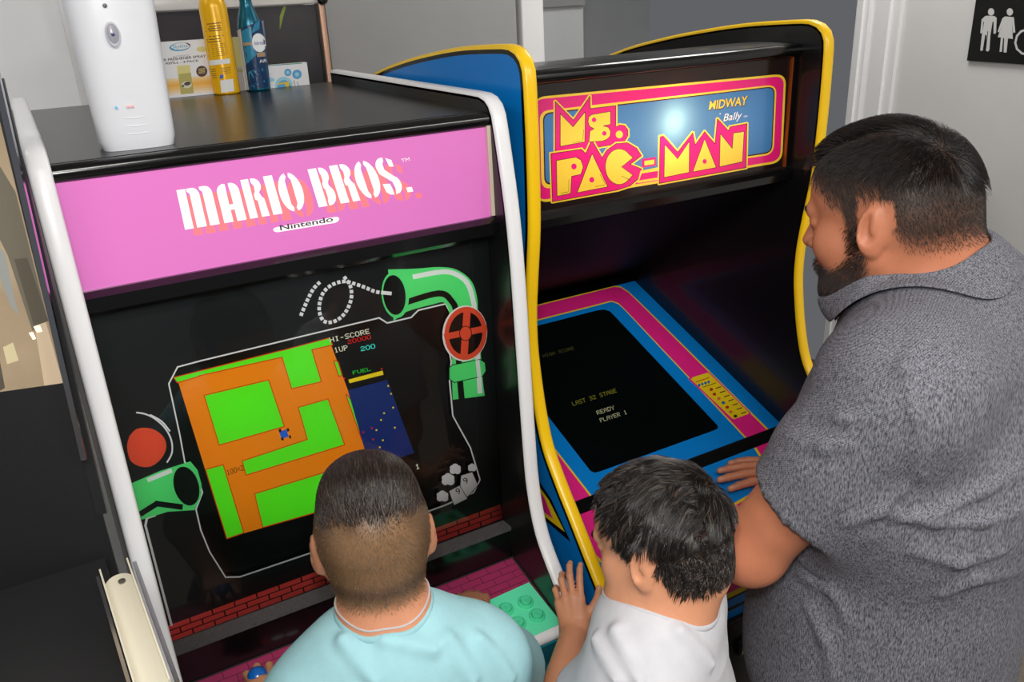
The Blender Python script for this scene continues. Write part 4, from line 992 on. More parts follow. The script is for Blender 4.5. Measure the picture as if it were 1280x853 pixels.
# ================================================================== black machine with chrome rails at the left
def left_machine():
    # turned so that its front faces away to the left
    yaw = math.radians(-13)
    dU = np.array([math.cos(yaw), math.sin(yaw), 0]); N = np.array([math.sin(yaw), -math.cos(yaw), 0]); up = np.array([0, 0, 1.0])
    P = at(105, 573, 1.03); P = np.array([P[0], P[1], 0])
    t = thing('pinball_machine', 'black machine with chrome rails and a cream hinge arm at the left edge', 'pinball machine', (P[0]-0.25, P[1]+0.1, 0))
    def hit(px, py, off=0.0):
        d = ray(px, py); Q = P+N*off; return CAM_C+d*(((Q-CAM_C)@N)/(d@N))
    def uvof(q): return ((q-P)@dU, q[2])
    
    S = Sheet(P, dU, up)
    left = -0.62
    def Q(px, py): return S.uv(px, py)
    # backglass: the room's reflection painted on in flat tan and grey; its right edge follows the chrome rail
    e0, e1, et = Q(-5, 490.5), Q(84, 478), Q(-14, 55); ztop = et[1]
    S.add([(left, e0[1]+(e0[1]-e1[1])/(e0[0]-e1[0])*(left-e0[0])), e1, et, (left, ztop)], 'tan')
    Zl = (0, 240, 3.043)
    S.px([(-60, -200), (60, 0), (180, 480), (140, 510), (125, 530), (30, 240), (-60, 60)], 'grey', Zl)
    S.px([(55, 255), (105, 250), (185, 490), (130, 510)], 'greydark', Zl)
    S.px([(-40, 180), (20, 230), (60, 420), (75, 470), (45, 440), (0, 330), (-40, 260)], 'steel', Zl)
    S.px([(132, 508), (175, 495), (240, 725), (170, 740)], 'lighttan', Zl)
    S.px([(12, 590), (50, 572), (72, 640), (28, 655)], 'cream', Zl); S.px([(-60, 740), (0, 640), (20, 745), (-60, 790)], 'greydark', Zl)
    S.px([(128, 512), (152, 506), (162, 530), (142, 534)], 'lamp', Zl); S.px([(110, 535), (126, 532), (138, 558), (126, 562)], 'lamp', Zl)  # glowing patches imitate lights reflected in the glass
    S.build('backglass', {'tan': mat('glass_tan', (168, 148, 122), 0.3, noise=0.12, scale=14), 'grey': mat('glass_grey', (112, 106, 92), 0.3), 'greydark': mat('glass_greydark', (92, 86, 74), 0.3), 'steel': mat('glass_steel', (150, 152, 148), 0.3),
        'lighttan': mat('glass_light', (208, 186, 158), 0.3), 'cream': mat('glass_cream', (214, 200, 160), 0.3), 'lamp': mat('glass_reflected_lamp', (255, 226, 190), 0.3, emit=1.5)}, t, lift=0.001)
    def slab(name, u0, u1, z0, z1, o0, o1, m, bevel=0.0):
        M = Matrix(((dU[0], -N[0], 0, P[0]), (dU[1], -N[1], 0, P[1]), (0, 0, 1, 0), (0, 0, 0, 1)))
        return box(name, (u0, -o1, z0), (u1, -o0, z1), m, t, bevel, M)
    def plate(name, uz, o0, o1, m):
        A = [P+dU*u+up*z+N*o0 for u, z in uz]; B_ = [P+dU*u+up*z+N*o1 for u, z in uz]; n = len(uz)
        bm = bmesh.new(); a_ = [bm.verts.new(p) for p in A]; b_ = [bm.verts.new(p) for p in B_]; bm.faces.new(a_); bm.faces.new(b_[::-1])
        for i in range(n): bm.faces.new((a_[i], a_[(i+1) % n], b_[(i+1) % n], b_[i]))
        return from_bm(name, bm, m, t)
    zl = e0[1]+(e0[1]-e1[1])/(e0[0]-e1[0])*(left-e0[0])
    plate('backbox', [(left, zl-.2), (e1[0]-.12, e1[1]-.2), (et[0]-.09, ztop), (left, ztop)], -0.16, 0.0, m_inner)
    umax = (-0.042-P[0])/dU[0]; lo_r, hi_r = Q(150, 700), Q(88, 478); lo_r = (min(lo_r[0], umax), lo_r[1]); hi_r = (min(hi_r[0], umax), hi_r[1])
    plate('lower_panel', [(left, 0.02), (lo_r[0], 0.02), lo_r, hi_r, e1, (left, zl)], -0.003, 0.0005, mat('machine_black', (20, 21, 23), 0.6, bump=0.1, bscale=300))
    plate('body', [(left, 0.0), (et[0]-.07, 0.0), (et[0]-.07, e1[1]-.2), (left, zl-.2)], -0.16, -0.004, m_inner)
    # chrome strip with its dark channel
    bm = bmesh.new()
    p0, p1 = hit(-12, 55, 0.012), hit(106, 572, 0.012)
    d = (p1-p0)/np.linalg.norm(p1-p0); sx = np.cross(d, N); sx /= np.linalg.norm(sx)
    def strip(name, a, b, w0, w1, dep, m):
        V = []
        for p in (a, b):
            for s in (w0, w1):
                for o in (0, dep): V.append(p+sx*s+N*o)
        bm = bmesh.new(); vs = [bm.verts.new(q) for q in V]
        for q in ((0, 1, 3, 2), (4, 6, 7, 5), (0, 4, 5, 1), (2, 3, 7, 6), (0, 2, 6, 4), (1, 5, 7, 3)): bm.faces.new([vs[i] for i in q])
        return from_bm(name, bm, m, t)
    sgn = 1.0 if (sx@_r) > 0 else -1.0
    strip('chrome_rail', p0, p1, -0.003, 0.003, 0.008, m_chrome)
    q0, q1 = hit(10, 100, 0.0), hit(160, 720, 0.0)
    strip('channel', hit(-3, 98, -.004), hit(128, 640, -.004), -0.006, 0.006, 0.006, mat('channel_grey', (52, 52, 54), 0.4, metal=0.5))
    bm = bmesh.new(); bm_prism(bm, [(-0.128, 0.0), (-0.128, 1.165), (-0.62, 1.10), (-0.62, 0.0)], -0.64, -0.052)
    from_bm('playfield_cabinet', bm, MATS['machine_black'], t)
    # cream hinge arm between two rails, nearer the viewer
    dep = 1.02
    a, b = at(147, 722, 1.0), at(196, 872, 0.85)
    d2 = (b-a)/np.linalg.norm(b-a); vw = (a-CAM_C)/np.linalg.norm(a-CAM_C); s2 = np.cross(d2, vw); s2 /= np.linalg.norm(s2)
    if s2@_r < 0: s2 = -s2
    n2 = np.cross(d2, s2)
    if n2@vw > 0: n2 = -n2
    def arm(name, w0, w1, o0, o1, m, ext=0.0, ext2=0.0, parent=t, rounded=False):
        V = []
        prof = [(-ext, w0), (-ext, w1)] if not rounded else [(-ext+0.018*(1-math.cos(th))*1.0, (w0+w1)/2-(w1-w0)/2*math.cos(th2)) for th, th2 in ()]
        bm = bmesh.new()
        if rounded:
            out = [(abs(s)**2.4*0.010, (w0+w1)/2+(w1-w0)/2*s) for s in np.linspace(-1, 1, 11)]
            Lr = float(np.linalg.norm(b-a)); pts = [a+d2*p+s2*q for p, q in out]+[a+d2*(Lr+ext2)+s2*w1, a+d2*(Lr+ext2)+s2*w0]
        else:
            Lr = float(np.linalg.norm(b-a)); pts = [a-d2*ext+s2*w0, a-d2*ext+s2*w1, a+d2*(Lr+ext2)+s2*w1, a+d2*(Lr+ext2)+s2*w0]
        A = [bm.verts.new(p+n2*o0) for p in pts]; B = [bm.verts.new(p+n2*o1) for p in pts]; n = len(pts)
        bm.faces.new(A); bm.faces.new(B[::-1])
        for i in range(n): bm.faces.new((A[i], A[(i+1) % n], B[(i+1) % n], B[i]))
        return from_bm(name, bm, m, parent)
    m_cream = mat('arm_cream', (206, 200, 180), 0.4)
    h = arm('hinge_arm', -0.0148, 0.0150, 0.0, 0.004, m_cream, rounded=True)
    arm('flange', -0.0160, -0.0142, 0.004, 0.016, m_cream, ext=0.006, parent=h); arm('flange', 0.0146, 0.0164, 0.004, 0.016, m_cream, ext=0.008, parent=h)
    bm = bmesh.new(); q = a+d2*0.016+s2*0.003+n2*0.0042
    MM = Matrix(((s2[0], d2[0], n2[0], q[0]), (s2[1], d2[1], n2[1], q[1]), (s2[2], d2[2], n2[2], q[2]), (0, 0, 0, 1))); lathe(bm, [(0.004, 0), (0.004, 0.002), (0.002, 0.003), (0.0004, 0.0025)], MM, 16); from_bm('rivet', bm, mat('rivet_steel', (120, 116, 108), 0.3, metal=0.8), h, True)
    arm('hinge_rail', -0.0214, -0.0178, 0.0, 0.012, m_chrome, ext=0.0); arm('hinge_rail', 0.0196, 0.0240, -0.004, 0.010, m_chrome, ext=0.004)
left_machine()

# ================================================================== people: one continuous surface per body from a signed distance field
def nrm(v): v = np.array(v, float); return v/np.linalg.norm(v)
def rot_to(fwd, up=(0, 0, 1)):
    """columns right, forward, up"""
    f = nrm(fwd); r = nrm(np.cross(f, up)); u = np.cross(r, f); return np.stack([r, f, u], 1)
def az(deg, pitch=0.0, roll=0.0):
    a, p = math.radians(deg), math.radians(pitch)
    R = rot_to((math.sin(a)*math.cos(p), math.cos(a)*math.cos(p), math.sin(p)), (0, 0, 1))
    c, s = math.cos(math.radians(roll)), math.sin(math.radians(roll))
    return R @ np.array([[c, 0, s], [0, 1, 0], [-s, 0, c]])

class Field:
    def __init__(s): s.p = []
    def _add(s, kind, k, sign, lo, hi, **a): s.p.append(dict(kind=kind, k=k, sign=sign, lo=np.array(lo)-k-0.012, hi=np.array(hi)+k+0.012, **a))
    def ell(s, c, r, R=None, k=0.01, sign=1):
        c = np.array(c, float); r = np.array(r, float); R = np.eye(3) if R is None else R
        e = np.sqrt(((R*r)**2).sum(1)); s._add('ell', k, sign, c-e, c+e, c=c, r=r, R=R)
    def cone(s, a, b, ra, rb, k=0.01, sign=1, flat=None):
        a, b = np.array(a, float), np.array(b, float); m = max(ra, rb)*(max(1.0, flat[1]) if flat else 1.0)
        s._add('cone', k, sign, np.minimum(a, b)-m, np.maximum(a, b)+m, a=a, b=b, ra=ra, rb=rb, flat=None if flat is None else (nrm(flat[0]), flat[1]))
    def chain(s, pts, rad, **kw):
        for i in range(len(pts)-1): s.cone(pts[i], pts[i+1], rad[i], rad[i+1], **kw)
    def half(s, p, n, k=0.004):
        """keeps the side that n points away from"""
        s.p.append(dict(kind='half', k=k, sign=-1, lo=np.full(3, -9.), hi=np.full(3, 9.), c=np.array(p, float), n=nrm(n)))
    @staticmethod
    def dist(q, X, Y, Z):
        if q['kind'] == 'ell':
            c, r, R = q['c'], q['r'], q['R']; dx, dy, dz = X-c[0], Y-c[1], Z-c[2]
            a = [(dx*R[0, i]+dy*R[1, i]+dz*R[2, i])/r[i] for i in range(3)]
            k0 = np.sqrt(a[0]**2+a[1]**2+a[2]**2)+1e-9; k1 = np.sqrt((a[0]/r[0])**2+(a[1]/r[1])**2+(a[2]/r[2])**2)+1e-9
            return k0*(k0-1)/k1
        if q['kind'] == 'cone':
            a, b = q['a'], q['b']; d = b-a; L2 = d@d+1e-12
            px, py, pz = X-a[0], Y-a[1], Z-a[2]
            t = np.clip((px*d[0]+py*d[1]+pz*d[2])/L2, 0, 1)
            px, py, pz = px-t*d[0], py-t*d[1], pz-t*d[2]; r = q['ra']+(q['rb']-q['ra'])*t
            if q['flat']:
                n, f = q['flat']; w = (px*n[0]+py*n[1]+pz*n[2])*(1/f-1); px, py, pz = px+n[0]*w, py+n[1]*w, pz+n[2]*w
                return (np.sqrt(px*px+py*py+pz*pz)-r)*min(1.0, f)
            return np.sqrt(px*px+py*py+pz*pz)-r
        c, n = q['c'], q['n']
        return -((X-c[0])*n[0]+(Y-c[1])*n[1]+(Z-c[2])*n[2])
    @staticmethod
    def join(f, d, k, sign):
        if sign > 0:
            h = np.maximum(k-np.abs(f-d), 0)/k; return np.minimum(f, d)-h*h*k*0.25
        h = np.maximum(k-np.abs(f+d), 0)/k; return np.maximum(f, -d)+h*h*k*0.25
    def at(s, P):
        P = np.asarray(P, float); f = np.full(len(P), 0.5)
        for q in s.p: f = s.join(f, s.dist(q, P[:, 0], P[:, 1], P[:, 2]), q['k'], q['sign'])
        return f
    def grad(s, P, e=0.0015):
        g = np.stack([s.at(P+e*np.eye(3)[i])-s.at(P-e*np.eye(3)[i]) for i in range(3)], 1)
        return g/(np.linalg.norm(g, axis=1)[:, None]+1e-9)
    def trace(s, px, py, t0=0.4, t1=2.2):
        d = ray(px, py); t = t0
        for _ in range(140):
            v = float(s.at((CAM_C+d*t)[None])[0])
            if v < 0.0004: return CAM_C+d*t
            t += v*0.7
            if t > t1: return None
        return CAM_C+d*t
    def mesh(s, fine=(), coarse=0.006, name='body', disp=None):
        lo = np.min([q['lo'] for q in s.p if q['sign'] > 0], 0); hi = np.max([q['hi'] for q in s.p if q['sign'] > 0], 0)
        ax = []
        for i in range(3):
            v = lo[i]; c = [v]
            while v < hi[i]:
                st = coarse
                for (a, b, h) in fine:
                    if a[i]-h <= v <= b[i]: st = min(st, h)
                v += st; c.append(v)
            ax.append(np.array(c))
        X, Y, Z = ax; F = np.full((len(X), len(Y), len(Z)), 0.1, np.float32)
        for q in s.p:
            i0 = [max(0, np.searchsorted(A, q['lo'][j])-1) for j, A in enumerate(ax)]; i1 = [min(len(A), np.searchsorted(A, q['hi'][j])+1) for j, A in enumerate(ax)]
            if any(b <= a for a, b in zip(i0, i1)): continue
            sl = tuple(slice(a, b) for a, b in zip(i0, i1))
            d = s.dist(q, X[sl[0]][:, None, None], Y[sl[1]][None, :, None], Z[sl[2]][None, None, :]).astype(np.float32)
            F[sl] = s.join(F[sl], d, q['k'], q['sign'])
        if disp is not None:
            m = np.abs(F) < 0.03; I = np.argwhere(m)
            F[m] += disp(X[I[:, 0]], Y[I[:, 1]], Z[I[:, 2]]).astype(np.float32)
        return surface_nets(F, ax)
def surface_nets(F, ax):
    S_ = F < 0; nx, ny, nz = F.shape
    cnt = np.zeros((nx-1, ny-1, nz-1), np.int8)
    for dx in (0, 1):
        for dy in (0, 1):
            for dz in (0, 1): cnt += S_[dx:nx-1+dx, dy:ny-1+dy, dz:nz-1+dz]
    act = (cnt > 0) & (cnt < 8); I = np.argwhere(act); n = len(I)
    ids = np.full(act.shape, -1, np.int32); ids[act] = np.arange(n)
    pos = np.zeros((n, 3)); num = np.zeros(n)
    cs = [(a, b, c) for a in (0, 1) for b in (0, 1) for c in (0, 1)]
    val = {c: F[I[:, 0]+c[0], I[:, 1]+c[1], I[:, 2]+c[2]].astype(float) for c in cs}
    crd = {c: np.stack([ax[0][I[:, 0]+c[0]], ax[1][I[:, 1]+c[1]], ax[2][I[:, 2]+c[2]]], 1) for c in cs}
    for a in cs:
        for j in range(3):
            if a[j] == 0:
                b = list(a); b[j] = 1; b = tuple(b); va, vb = val[a], val[b]; m = (va < 0) != (vb < 0)
                t = np.where(m, va/(va-vb+1e-12), 0)[:, None]; p = crd[a]+(crd[b]-crd[a])*t
                pos += np.where(m[:, None], p, 0); num += m
    pos /= num[:, None]
    quads = []
    for j in range(3):
        sl0 = [slice(None)]*3; sl1 = [slice(None)]*3; sl0[j] = slice(0, -1); sl1[j] = slice(1, None)
        a, b = S_[tuple(sl0)], S_[tuple(sl1)]; E = np.argwhere(a != b)
        o = [k for k in range(3) if k != j]
        E = E[(E[:, o[0]] > 0) & (E[:, o[1]] > 0) & (E[:, o[0]] < ids.shape[o[0]]) & (E[:, o[1]] < ids.shape[o[1]])]
        ins = a[E[:, 0], E[:, 1], E[:, 2]]
        def cell(d0, d1):
            Q = E.copy(); Q[:, o[0]] -= d0; Q[:, o[1]] -= d1; return ids[Q[:, 0], Q[:, 1], Q[:, 2]]
        q = np.stack([cell(1, 1), cell(0, 1), cell(0, 0), cell(1, 0)], 1)
        flip = ins if j != 1 else ~ins
        q[~flip] = q[~flip][:, ::-1]
        quads.append(q)
    return pos, np.concatenate(quads)
def np_mesh(name, V, Q, mats, parent=None, colors=None, smooth=True):
    me = bpy.data.meshes.new(name); k = Q.shape[1]
    me.vertices.add(len(V)); me.vertices.foreach_set('co', np.ascontiguousarray(V, np.float32).ravel())
    me.loops.add(Q.size); me.loops.foreach_set('vertex_index', np.ascontiguousarray(Q, np.int32).ravel())
    me.polygons.add(len(Q)); me.polygons.foreach_set('loop_start', np.arange(0, Q.size, k, dtype=np.int32))
    for m in (mats if isinstance(mats, (list, tuple)) else [mats]): me.materials.append(m)
    me.update(calc_edges=True); me.validate()
    if colors is not None:
        at_ = me.color_attributes.new('tone', 'FLOAT_COLOR', 'POINT')
        c4 = np.ones((len(V), 4), np.float32); c4[:, :3] = colors; at_.data.foreach_set('color', c4.ravel())
    return link(name, me, parent, smooth)
def tone_mat(name, rough=0.5, spec=0.35, noise=0.10, scale=60.0, bump=0.15, bscale=500.0, sss=0.0):
    if name in MATS: return MATS[name]
    m = mat(name, (200, 150, 120), rough, spec=spec, bump=bump, bscale=bscale, sss=sss); nt = m.node_tree; b = nt.nodes['Principled BSDF']
    a = nt.nodes.new('ShaderNodeAttribute'); a.attribute_name = 'tone'
    tc = nt.nodes.new('ShaderNodeTexCoord'); n = nt.nodes.new('ShaderNodeTexNoise'); n.inputs['Scale'].default_value = scale; n.inputs['Detail'].default_value = 5
    mr = nt.nodes.new('ShaderNodeMapRange'); mr.inputs[1].default_value = 0.25; mr.inputs[2].default_value = 0.75; mr.inputs[3].default_value = 1-noise; mr.inputs[4].default_value = 1+noise
    mx = nt.nodes.new('ShaderNodeMix'); mx.data_type = 'RGBA'; mx.blend_type = 'MULTIPLY'; mx.inputs[0].default_value = 1.0
    nt.links.new(tc.outputs['Object'], n.inputs['Vector']); nt.links.new(n.outputs['Fac'], mr.inputs[0])
    nt.links.new(a.outputs['Color'], mx.inputs[6]); nt.links.new(mr.outputs[0], mx.inputs[7]); nt.links.new(mx.outputs[2], b.inputs['Base Color'])
    return m
def fabric_mat(name, rgb, noise=0.06, scale=30, weave=900.0, bump=0.25):
    return mat(name, rgb, 0.9, spec=0.15, noise=noise, scale=scale, bump=bump, bscale=weave)
def heather_mat(name, dark, light_):
    if name in MATS: return MATS[name]
    m = mat(name, dark, 0.9, spec=0.15, bump=0.3, bscale=700); nt = m.node_tree; b = nt.nodes['Principled BSDF']
    tc = nt.nodes.new('ShaderNodeTexCoord')
    mp = nt.nodes.new('ShaderNodeMapping'); mp.inputs['Rotation'].default_value = (0.5, 0.35, 0.0)
    wv = nt.nodes.new('ShaderNodeTexWave'); wv.bands_direction = 'Z'; wv.inputs['Scale'].default_value = 150; wv.inputs['Distortion'].default_value = 2.0; wv.inputs['Detail'].default_value = 2.0; wv.inputs['Detail Scale'].default_value = 3.0
    n = nt.nodes.new('ShaderNodeTexNoise'); n.inputs['Scale'].default_value = 620; n.inputs['Detail'].default_value = 3
    mp2 = nt.nodes.new('ShaderNodeMapping'); mp2.inputs['Scale'].default_value = (1.0, 1.0, 0.25)
    ad = nt.nodes.new('ShaderNodeMath'); ad.operation = 'ADD'
    hf = nt.nodes.new('ShaderNodeMath'); hf.operation = 'MULTIPLY'; hf.inputs[1].default_value = 0.10
    r = nt.nodes.new('ShaderNodeValToRGB'); r.color_ramp.elements[0].position = 0.34; r.color_ramp.elements[1].position = 0.78
    r.color_ramp.elements[0].color = (*lin(dark), 1); r.color_ramp.elements[1].color = (*lin(light_), 1)
    L_ = nt.links.new
    L_(tc.outputs['Object'], mp.inputs[0]); L_(mp.outputs[0], wv.inputs['Vector']); L_(tc.outputs['Object'], mp2.inputs[0]); L_(mp2.outputs[0], n.inputs['Vector'])
    L_(wv.outputs['Fac'], hf.inputs[0]); L_(hf.outputs[0], ad.inputs[0]); L_(n.outputs['Fac'], ad.inputs[1]); L_(ad.outputs[0], r.inputs['Fac']); L_(r.outputs['Color'], b.inputs['Base Color'])
    return m

# ------------------------------------------------------------------ heads
class Head:
    """local frame: x to the person's right, y forward, z up; adult metres times s"""
    def __init__(h, C, R, s, child=0.0): h.C = np.array(C, float); h.R = R; h.s = s; h.ch = child
    def w(h, p): return h.C + h.R @ (np.array(p, float)*h.s)
    def loc(h, P): return ((np.asarray(P)-h.C) @ h.R)/h.s
    def build(h, F, ears=1.0):
        s, R, ch = h.s, h.R, h.ch; E = lambda c, r, k=0.012, sign=1, Rl=None: F.ell(h.w(c), np.array(r)*s, R if Rl is None else R@Rl, k*s, sign)
        Cn = lambda a, b, ra, rb, k=0.012, **kw: F.cone(h.w(a), h.w(b), ra*s, rb*s, k*s, **kw)
        jz = 1-0.16*ch; lids = []
        E((0, -.018, .032), (.0765+.003*ch, .094, .088), .02)
        E((0, -.045, .012), (.070, .062, .066), .03)
        E((0, .040, .040), (.061, .050, .055), .03)
        E((0, .028, -.040*jz), (.057+.004*ch, .060, .070*jz), .03)
        for q in (-1, 1):
            Cn((q*.057, -.006, -.045*jz), (q*.030, .060, -.092*jz), .019, .018, .03)
            E((q*.040, .055, -.028), (.026, .028, .028), .02)
            E((q*.031, .090, .003), (.015, .010, .010), .014, -1); lids.append(q)
        E((0, .076, -.098*jz), (.022, .017, .017), .02)
        Cn((-.034, .081, .020), (.034, .081, .020), .011, .011, .014)
        Cn((0, .088, .010), (0, .108-.006*ch, -.026), .0075, .0105, .012)
        for q in (-1, 1): E((q*.0115, .096-.005*ch, -.030), (.0085, .010, .008), .008)
        for q in lids: E((q*.031, .0772, .0042), (.0145, .0122, .0112), .003)
        for q in lids: E((q*.031, .0750, -.0100), (.0140, .0100, .0050), .004)
        E((0, .0885, -.058), (.023, .011, .0065), .006); E((0, .0865, -.0685), (.020, .011, .007), .006)
        for q in (-1, 1):
            t1 = math.radians(14); Rl = np.array([[math.cos(q*.42), -math.sin(q*.42)*-1, 0], [math.sin(q*.42)*-1, math.cos(q*.42), 0], [0, 0, 1]]) @ np.array([[1, 0, 0], [0, math.cos(t1), -math.sin(t1)], [0, math.sin(t1), math.cos(t1)]])
            ex = .0765+.004*ch
            E((q*(ex+.004), -.016, -.006), (.0075*ears, .0195, .033), .006, 1, Rl)
            E((q*(ex+.0125), -.012, -.003), (.0065, .0115, .020), .004, -1, Rl)
            E((q*(ex+.0070), -.020, .004), (.0035, .0055, .017), .004, 1, Rl)
            E((q*(ex-.001), .004, -.010), (.006, .005, .007), .005)
            E((q*(ex+.001), -.010, -.034), (.006, .010, .009), .006)
    def eyes(h, parent, lid):
        m_e = mat('eye_white', (235, 230, 225), 0.15, coat=0.5); m_i = mat('eye_iris', (46, 28, 18), 0.1, coat=0.5)
        for q in (-1, 1):
            c = h.w((q*.031, .0738, -.003)); bm = bmesh.new(); bmesh.ops.create_uvsphere(bm, u_segments=20, v_segments=12, radius=.0118*h.s, matrix=Matrix.Translation(Vector(c))); e = from_bm('eye', bm, m_e, parent, True)
            c2 = h.w((q*.031, .0816, -.0062)); bm = bmesh.new(); bmesh.ops.create_uvsphere(bm, u_segments=16, v_segments=10, radius=.0052*h.s, matrix=Matrix.Translation(Vector(c2))); from_bm('iris', bm, m_i, e, True)
    def brows(h, F, parent, m, n=260):
        for q in (-1, 1):
            P, D, Ln = [], [], []
            for _ in range(n//2):
                u = rng.random(); x = .014+.036*u; p = h.w((q*x, .10, .021+.006*math.sin(u*2.4)+rng.normal()*.0016)); P.append(p); D.append(h.R@np.array([q*1.0, -.2, .35-.6*u])); Ln.append(.007*h.s)
            P = np.array(P)
            for _ in range(6): P = P-F.grad(P)*F.at(P)[:, None]*0.9
            V, Q = strands(P, F.grad(P), np.array(D), np.array(Ln), .0003, F, 0.0006, steps=3, lift=.0012)
            np_mesh('eyebrow', V, Q, m, parent)
def strands(P, N, D, Ln, rad, F, clear, steps=5, lift=0.0, curl=0.0, taper=0.25):
    """thin three-sided hairs from roots P, combed along D, kept just outside the surface"""
    n = len(P); D = D-N*(D*N).sum(1)[:, None]; D /= np.linalg.norm(D, axis=1)[:, None]+1e-9
    pts = [P-N*0.001]; p = P.copy(); d = D.copy(); st = (Ln/steps)[:, None]
    lift = np.broadcast_to(np.asarray(lift, float), (n,))
    for k in range(steps):
        t = (k+1)/steps
        p = p+d*st+N*0
        g = F.grad(p); off = clear+lift*t**0.8
        v = F.at(p); p = p+g*(np.clip(off-v, -0.004, 0.01))[:, None]
        d = p-pts[-1]; d /= np.linalg.norm(d, axis=1)[:, None]+1e-9
        d = d*0.6+(D-g*(D*g).sum(1)[:, None])*0.4; d /= np.linalg.norm(d, axis=1)[:, None]+1e-9
        pts.append(p.copy())
    pts = np.stack(pts, 1); m = steps+1
    tan = np.gradient(pts, axis=1); tan /= np.linalg.norm(tan, axis=2)[..., None]+1e-9
    a = np.cross(tan, N[:, None, :]); a /= np.linalg.norm(a, axis=2)[..., None]+1e-9; b = np.cross(tan, a)
    r = (np.linspace(1, taper, m)[None, :, None])*(np.asarray(rad)*np.ones(n))[:, None, None]
    ring = np.stack([pts+r*(math.cos(x)*a+math.sin(x)*b) for x in (0.5, 2.6, 4.7)], 2)
    V = ring.reshape(-1, 3); base = (np.arange(n)*m*3)[:, None, None]; kk = (np.arange(m-1)*3)[None, :, None]; jj = np.arange(3)[None, None, :]; j2 = (jj+1) % 3
    Q = np.stack([base+kk+jj, base+kk+j2, base+kk+3+j2, base+kk+3+jj], -1).reshape(-1, 4)
    return V, Q
def scatter(V, Q, w, n):
    """random points on quads with vertex weights w; returns points and quad indices"""
    a, b, c = V[Q[:, 0]], V[Q[:, 1]], V[Q[:, 2]]; d = V[Q[:, 3]]
    ar = np.linalg.norm(np.cross(c-a, d-b), axis=1)/2*w[Q].mean(1); cd = np.cumsum(ar); i = np.searchsorted(cd, rng.random(n)*cd[-1])
    u, v = rng.random(n)[:, None], rng.random(n)[:, None]
    return (a[i]*(1-u)+b[i]*u)*(1-v)+(d[i]*(1-u)+c[i]*u)*v
def sstep(a, b, x): t = np.clip((x-a)/(b-a), 0, 1); return t*t*(3-2*t)
HLY = [-.12, -.065, -.045, -.034, -.022, .003, .008, .026, .032, .050, .070, .10]
HLZ = [-.056, -.056, -.048, -.015, .028, .030, -.022, -.022, .012, .040, .062, .066]

# ------------------------------------------------------------------ hands
def hand(F, wrist, R, s, side, curls, spread=(.10, .03, -.04, -.12), thumb=None, k=0.004):
    """R columns: x across the palm towards the thumb for side=+1, y to the fingertips, z out of the back of the hand"""
    W_ = lambda p: np.array(wrist)+R@(np.array([p[0]*side, p[1], p[2]])*s)
    F.cone(W_((.022, .018, 0)), W_((.026, .080, .001)), .0145*s, .0125*s, k=.010*s)
    F.cone(W_((.008, .012, 0)), W_((.008, .086, .002)), .0150*s, .0125*s, k=.010*s)
    F.cone(W_((-.008, .012, 0)), W_((-.011, .083, .001)), .0150*s, .0120*s, k=.010*s)
    F.cone(W_((-.020, .016, -.001)), W_((-.028, .074, -.001)), .0135*s, .0115*s, k=.010*s)
    base = [(.0275, .084, 0), (.009, .090, .002), (-.010, .087, .001), (-.0275, .077, -.002)]
    segs = [(.042, .025, .019), (.046, .029, .020), (.043, .027, .020), (.033, .020, .018)]
    rad = [(.0092, .0086, .0078, .0066), (.0094, .0088, .0080, .0068), (.0090, .0084, .0076, .0064), (.0080, .0074, .0068, .0058)]
    tips = []
    for i in range(4):
        p = np.array(base[i]); a = 0.0; pts = [p.copy()]
        for j in range(3):
            a += curls[i][j]; dr = np.array([math.sin(spread[i])*math.cos(a), math.cos(spread[i])*math.cos(a), -math.sin(a)]); p = p+dr*segs[i][j]; pts.append(p.copy())
        Wp = [W_(q) for q in pts]
        for j in range(3): F.cone(Wp[j], Wp[j+1], rad[i][j]*s, rad[i][j+1]*s, k=.0032*s)
        tips.append((Wp[3], nrm(Wp[3]-Wp[2])))
    th = thumb or [(.020, .022, -.006), (.046, .050, -.014), (.060, .080, -.018), (.064, .106, -.016)]
    Wp = [W_(q) for q in th]
    F.cone(Wp[0], Wp[1], .0150*s, .0120*s, k=.012*s); F.cone(Wp[1], Wp[2], .0112*s, .0098*s, k=.004*s); F.cone(Wp[2], Wp[3], .0096*s, .0078*s, k=.004*s)
    return tips
def hair_tones(n, per, rgb, light_, share=.18):  # random strand tones; the paler share imitates highlight streaks
    b = tone(rgb)[None]*rng.uniform(.55, 1.35, n)[:, None]; m = rng.random(n) < share; b[m] = tone(light_)[None]*rng.uniform(.5, 1.2, m.sum())[:, None]
    return np.repeat(b, per, axis=0)
def tone(rgb): return np.array(lin(rgb))

m_hairtone = tone_mat('hair_strands', rough=0.30, spec=0.55, noise=0.05, bump=0.0)

